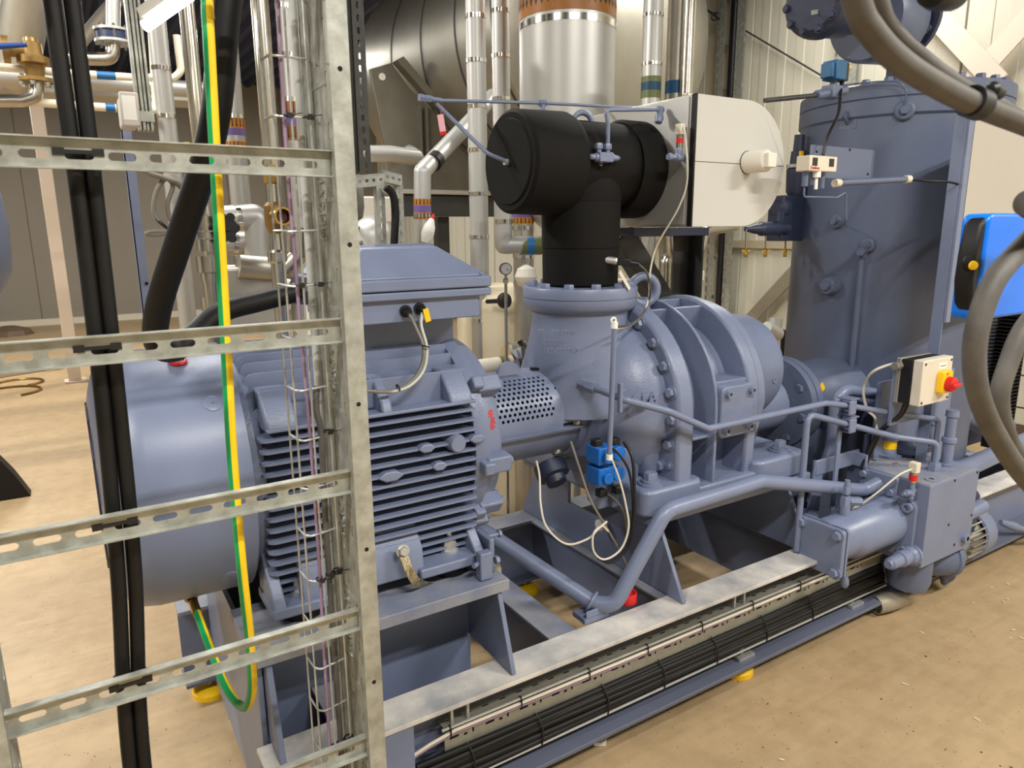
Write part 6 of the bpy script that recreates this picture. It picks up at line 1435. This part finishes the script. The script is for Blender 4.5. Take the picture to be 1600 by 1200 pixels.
wall_ladder('wall_ladder', 1113, 1141, 430, 'galvanised wall cable ladder right of the dark stand')
wall_ladder('wall_ladder', 1318, 1338, 80, 'galvanised wall cable ladder above the tank top')
XB = 5.88
def brace(name, a, b_, w_, m, label):
    p0, p1 = at(*a, 'x', XB), at(*b_, 'x', XB); d = (p1-p0).normalized(); up = d.cross(V((1, 0, 0))); obj(name, B().bar(p0, p1, .02, w_, up), m, None, .003, label=label, cat='brace')
brace('wall_brace', (1130, 545), (1300, 360), .13, 'brace_grey', 'grey diagonal wall brace left of the tank')
brace('wall_brace', (1480, 170), (1660, -30), .15, 'post', 'white diagonal wall brace rising to the top right')
XB = 5.84
brace('wall_brace', (1420, -20), (1560, 130), .15, 'post', 'white diagonal wall brace falling from the top right')
a, b_ = at(1165, 48, 'x', 5.93), at(1290, 122, 'x', 5.93); obj('shadow_line_rod', B().cyl(a, b_, .008, n=8), 'dark_steel', None, label='thin dark rod standing in for a shadow line across the wall panels', cat='rod')  # diagonal shadow on the wall, put in as a thin dark cylinder
a, b_ = at(963, 25, 'x', 5.5), at(1003, 97, 'x', 5.5); 
cn = thing('chain_hook', tuple(at(1110, 30, 'x', 5.8)), 'short dark chain hanging from the wall channel', 'chain'); pts = [at(1100, 5, 'x', 5.8), at(1104, 15, 'x', 5.8), at(1114, 22, 'x', 5.8), at(1124, 30, 'x', 5.8)]
obj('chain', B().tube(spline(pts), .012, 8), 'dark_steel', cn); obj('hook_ring', B().torus(at(1117, 26, 'x', 5.8), (1, .3, 0), .035, .01, 14, 6), 'dark_steel', cn)
q0, q1 = at(1200, 388, 'x', 5.96), at(1200, 376, 'x', 5.96); obj('trim_1', B().box(5.94, 5.985, 3.2, 7, q0.z, q1.z), 'trim_grey', kind='structure')
runpipe('steel_bend', [at(1148, 352, 'y', 3.6), at(1100, 360, 'y', 3.6), at(1095, 385, 'y', 3.6), at(1080, 402, 'y', 3.6), at(1040, 402, 'y', 3.6), V((at(1040, 402, 'y', 3.6).x, 3.6, 0))], 18, 'bent stainless pipe under the white valve jacket', 'stainless', .05)
runpipe('steel_bend', [at(1048, 360, 'y', 3.3), at(1050, 395, 'y', 3.3), at(1062, 408, 'y', 3.3), at(1085, 405, 'y', 3.4), V((at(1085, 405, 'y', 3.4).x, 3.4, 0))], 16, 'second stainless bend behind the dark stand', 'stainless', .05)
q = at(1085, 430, 'y', 4.2); obj('wall_bracket', B().box(q.x-.1, q.x+.12, 4.2, 4.3, q.z-.05, q.z+.03), 'offwhite', None, .006, label='white wall bracket between stand and wall ladder', cat='bracket')
wp = thing('silver_vent_pipe', tuple(at(1207, 560, 'y', 3.6)), 'silver pipe with kinked top left of the tank', 'pipe')
c0, c1, c2 = at(1208, 620, 'y', 3.6), at(1208, 520, 'y', 3.6), at(1212, 497, 'y', 3.6); r = 11*mpp(c0); obj('pipe_run', B().tube([V((c0.x, c0.y, .0)), c1, c2], r, 18), 'alu', wp); obj('cross_pipe', B().cyl(at(1197, 512, 'y', 3.55), at(1216, 523, 'y', 3.55), r*.9, n=16), 'alu', wp)
obj('pipe_plug', B().cyl(V((at(1226, 520, 'y', 3.7).x, 3.7, 0)), at(1226, 520, 'y', 3.7)+V((0, 0, .02)), .05, n=18), 'black', None, label='black cap behind the silver kinked pipe', cat='cap')
obj('pipe_plug', B().cyl(V((at(1160, 520, 'y', 3.0).x, 3.0, 0)), at(1160, 520, 'y', 3.0)+V((0, 0, .03)), .06, n=18), 'black', None, label='black round cap behind the compressor discharge end', cat='cap')
for i, (a, b_) in enumerate((((955, 438), (1075, 446)), ((960, 448), (1060, 455)))):
    p0, p1 = at(*a, 'y', 4.2), at(*b_, 'y', 4.2); obj('cable_bundle', B().cyl(p0, p1, .02, n=10), ['pvc', 'grey_cable'][i], None, label=['cream pipe run behind the eye bolt', 'grey cable run behind the eye bolt'][i], cat='pipe')

# ================================================================== right edge: cooler, fence and hanging cables
ra = thing('cooler_unit', tuple(at(1560, 600, 'y', 2.2)), 'dark blue cooler with black fin comb at the right edge', 'cooler')
a, b_ = at(1528, 500, 'y', 2.1), at(1568, 610, 'y', 2.1); obj('casing', B().box(a.x, a.x+.35, 2.1, 2.5, .25, a.z), 'navy', ra, .006)
a = at(1580, 640, 'y', 1.9)
for k in range(34):
    z = .42+k*.022; obj('fin', B().box(a.x-.05, a.x+.05, 1.9, 2.06, z, z+.006), 'black', ra)
obj('fin_plate', B().box(a.x+.05, a.x+.06, 1.9, 2.06, .25, 1.2), 'black', ra)
fe = thing('wire_fence', tuple(at(1585, 690, 'x', 5.5)), 'thin wire mesh guard standing before the wall', 'fence')
for k in range(5):
    q = at(1585+k*30, 620, 'x', 4.9); obj('fence_wire', B().cyl((4.9, q.y, 0), (4.9, q.y, 1.5), .005, n=6), 'dark_steel', fe)
for z in (.3, .5, .7, .9, 1.1, 1.3): 
    y0, y1 = at(1700, 620, 'x', 4.9).y, at(1585, 620, 'x', 4.9).y; obj('fence_wire', B().cyl((4.9, y0, z), (4.9, y1, z), .005, n=6), 'dark_steel', fe)
# bright blue box with black bumper, close to the viewer
YQ = .62
bb_ = thing('blue_hand_unit', tuple(at(1560, 497, 'y', YQ)), 'bright blue plastic case with black bumper at the right edge', 'case')
x0 = at(1538, 400, 'y', YQ).x; z1 = at(1560, 333, 'y', YQ).z; z0 = at(1560, 497, 'y', YQ).z
obj('case_body', B().prism(rrect(x0, x0+.28, z0, z1, .018), 'y', YQ, YQ+.045), 'bright_blue', bb_, .006, seg=3)
obj('bumper', B().prism([(x0+.004, z1-.004), (x0-.012, z1-.02), (x0-.022, z1-.07), (x0-.024, z0+.07), (x0-.014, z0+.03), (x0+.004, z0+.015)], 'y', YQ+.004, YQ+.035), 'rubber', bb_, .006)
obj('bumper_boss', B().lathe((x0-.016, YQ+.012, (z0+z1)/2+.01), (-.5, -1, 0), [(0, .017), (.004, .016), (.006, .008)], 24), 'rubber', bb_)
obj('yellow_button', B().lathe((x0-.022, YQ+.006, (z0+z1)/2+.005), (-.6, -1, 0), [(0, .008), (.004, .007), (.005, 0)], 16), 'yellow', bb_)
def near(name, pts, wpx, label, Y0=.0):
    P_ = [at(a, b_, 'y', c) for a, b_, c in pts]; r = wpx/2*mpp(P_[len(P_)//2]); P_ = P_+[P_[-1]+(P_[-1]-P_[-2]).normalized()*.15, P_[-1]+(P_[-1]-P_[-2]).normalized()*.4+V((0, -.05, 0))]; P_ = (P_ if pts[0][1] < -100 else [P_[0]+(P_[0]-P_[1]).normalized()*.5, P_[0]+(P_[0]-P_[1]).normalized()*.15]+P_); t = thing(name, tuple(min(P_, key=lambda p: p.z)), label, 'cable', 'grey cables hanging at the right'); obj('cable_jacket', B().tube(spline(P_, 10), r, 16), 'dark_grey_cable', t); return t, P_, r
t, P_, r = near('hanging_cable', ((1250, -700, .42), (1290, -200, .42), (1338, 0, .42), (1362, 50, .42), (1405, 95, .42), (1462, 132, .42), (1530, 166, .42), (1620, 202, .42), (1700, 240, .42)), 40, 'thick grey cable sweeping across the tank top, outer one')
q = at(1522, 160, 'y', .42); d = P_[7]-P_[6]; obj('clamp', B().lathe(q-d.normalized()*.008, d, [(0, r*1.0), (0, r*1.35), (.022, r*1.35), (.022, r)], 20, caps=False), 'black', t); obj('clamp_lug', B().lathe(q+V((.03, 0, .016)), d, [(0, .005), (.004, .009), (.02, .008)], 12), 'black', t)
near('hanging_cable', ((1290, -700, .44), (1330, -200, .44), (1372, 0, .44), (1395, 50, .44), (1440, 92, .44), (1500, 135, .44), (1560, 165, .46)), 30, 'thick grey cable sweeping across the tank top, inner one')
t, P_, r = near('hanging_cable', ((1700, 330, .42), (1640, 350, .42), (1590, 395, .42), (1553, 440, .42), (1530, 500, .42), (1522, 560, .42), (1530, 620, .42), (1556, 680, .42), (1600, 745, .42), (1660, 810, .42)), 34, 'thick grey cable looping in front of the blue case, nearer one')
near('hanging_cable', ((1700, 440, .46), (1640, 470, .46), (1600, 512, .46), (1575, 570, .46), (1562, 620, .46), (1570, 670, .46), (1595, 720, .46), (1640, 780, .46)), 28, 'thick grey cable looping below the blue case, farther one')
q = at(1612, 318, 'y', .40); obj('cable_end', B().lathe(q, (-1, .2, .05), [(-.12, .018), (0, .018), (.012, .014), (.016, 0)], 20), 'dark_grey_cable', None, label='rounded grey cable end above the blue case', cat='cable')
q = at(1470, -12, 'y', .42); obj('black_grip', B().lathe(q+V((-.02, 0, 0)), (1, .1, .15), [(0, 0), (.006, .016), (.02, .019), (.05, .019), (.062, .010), (.064, 0)], 20), 'black', None, label='black rounded grip at the top edge above the tank', cat='grip')
# ================================================================== floor litter
wc = thing('plastic_cup', tuple(at(1390, 948, 'z', 0)), 'pale plastic sleeve lying below the manifold block', 'cup')
a, b_ = at(1352, 940, 'z', .04)+V((0, -.045, 0)), at(1402, 930, 'z', .05)+V((0, -.03, 0)); a.z = .045; b_.z = .05
obj('sleeve', B().lathe(a, b_-a, [(0, .034), (.0, .038), ((b_-a).length*.5, .039), ((b_-a).length, .028), ((b_-a).length, .024)], 24, caps=False), 'brace_grey', wc); obj('sleeve_inside', B().cyl(a+(b_-a)*.1, a+(b_-a)*.12, .036, n=20), 'grey_cable', wc)
sh = B(); rn = random.Random(11)
for k in range(70):
    if k < 26: x, y = rn.uniform(1.75, 2.2), rn.uniform(1.75, 2.2)
    elif k < 44: x, y = rn.uniform(3.0, 3.6), rn.uniform(1.0, 1.35)
    else: x, y = rn.uniform(.2, 3.2), rn.uniform(.2, 1.35) if k % 2 else rn.uniform(2.7, 6)
    a = rn.uniform(0, pi); L = rn.uniform(.003, .010); d = V((cos(a), sin(a), 0))*L; sh.bar(V((x, y, .002))-d, V((x, y, .003+rn.random()*.004))+d, .003, .002)
obj('wood_shavings', sh, 'offwhite', None, kind='stuff', label='scattered pale shavings on the concrete floor', cat='debris')
dh = B()
for k in range(30):
    x, y = rn.uniform(.9, 3.4), rn.uniform(.4, 1.3); dh.cyl((x, y, 0), (x, y, .0012), rn.uniform(.002, .005), n=7)
obj('dark_specks', dh, 'cellar_brown', None, kind='stuff', label='small dark specks scattered on the concrete floor', cat='debris')
q = at(940, 1157, 'z', .01); obj('paper_scrap', B().prism([(q.x-.03, q.y), (q.x, q.y-.02), (q.x+.03, q.y+.01), (q.x+.01, q.y+.03), (q.x-.02, q.y+.025)], 'z', .002, .014), 'white', None, label='white paper scrap on the floor below the front beam', cat='paper scrap')
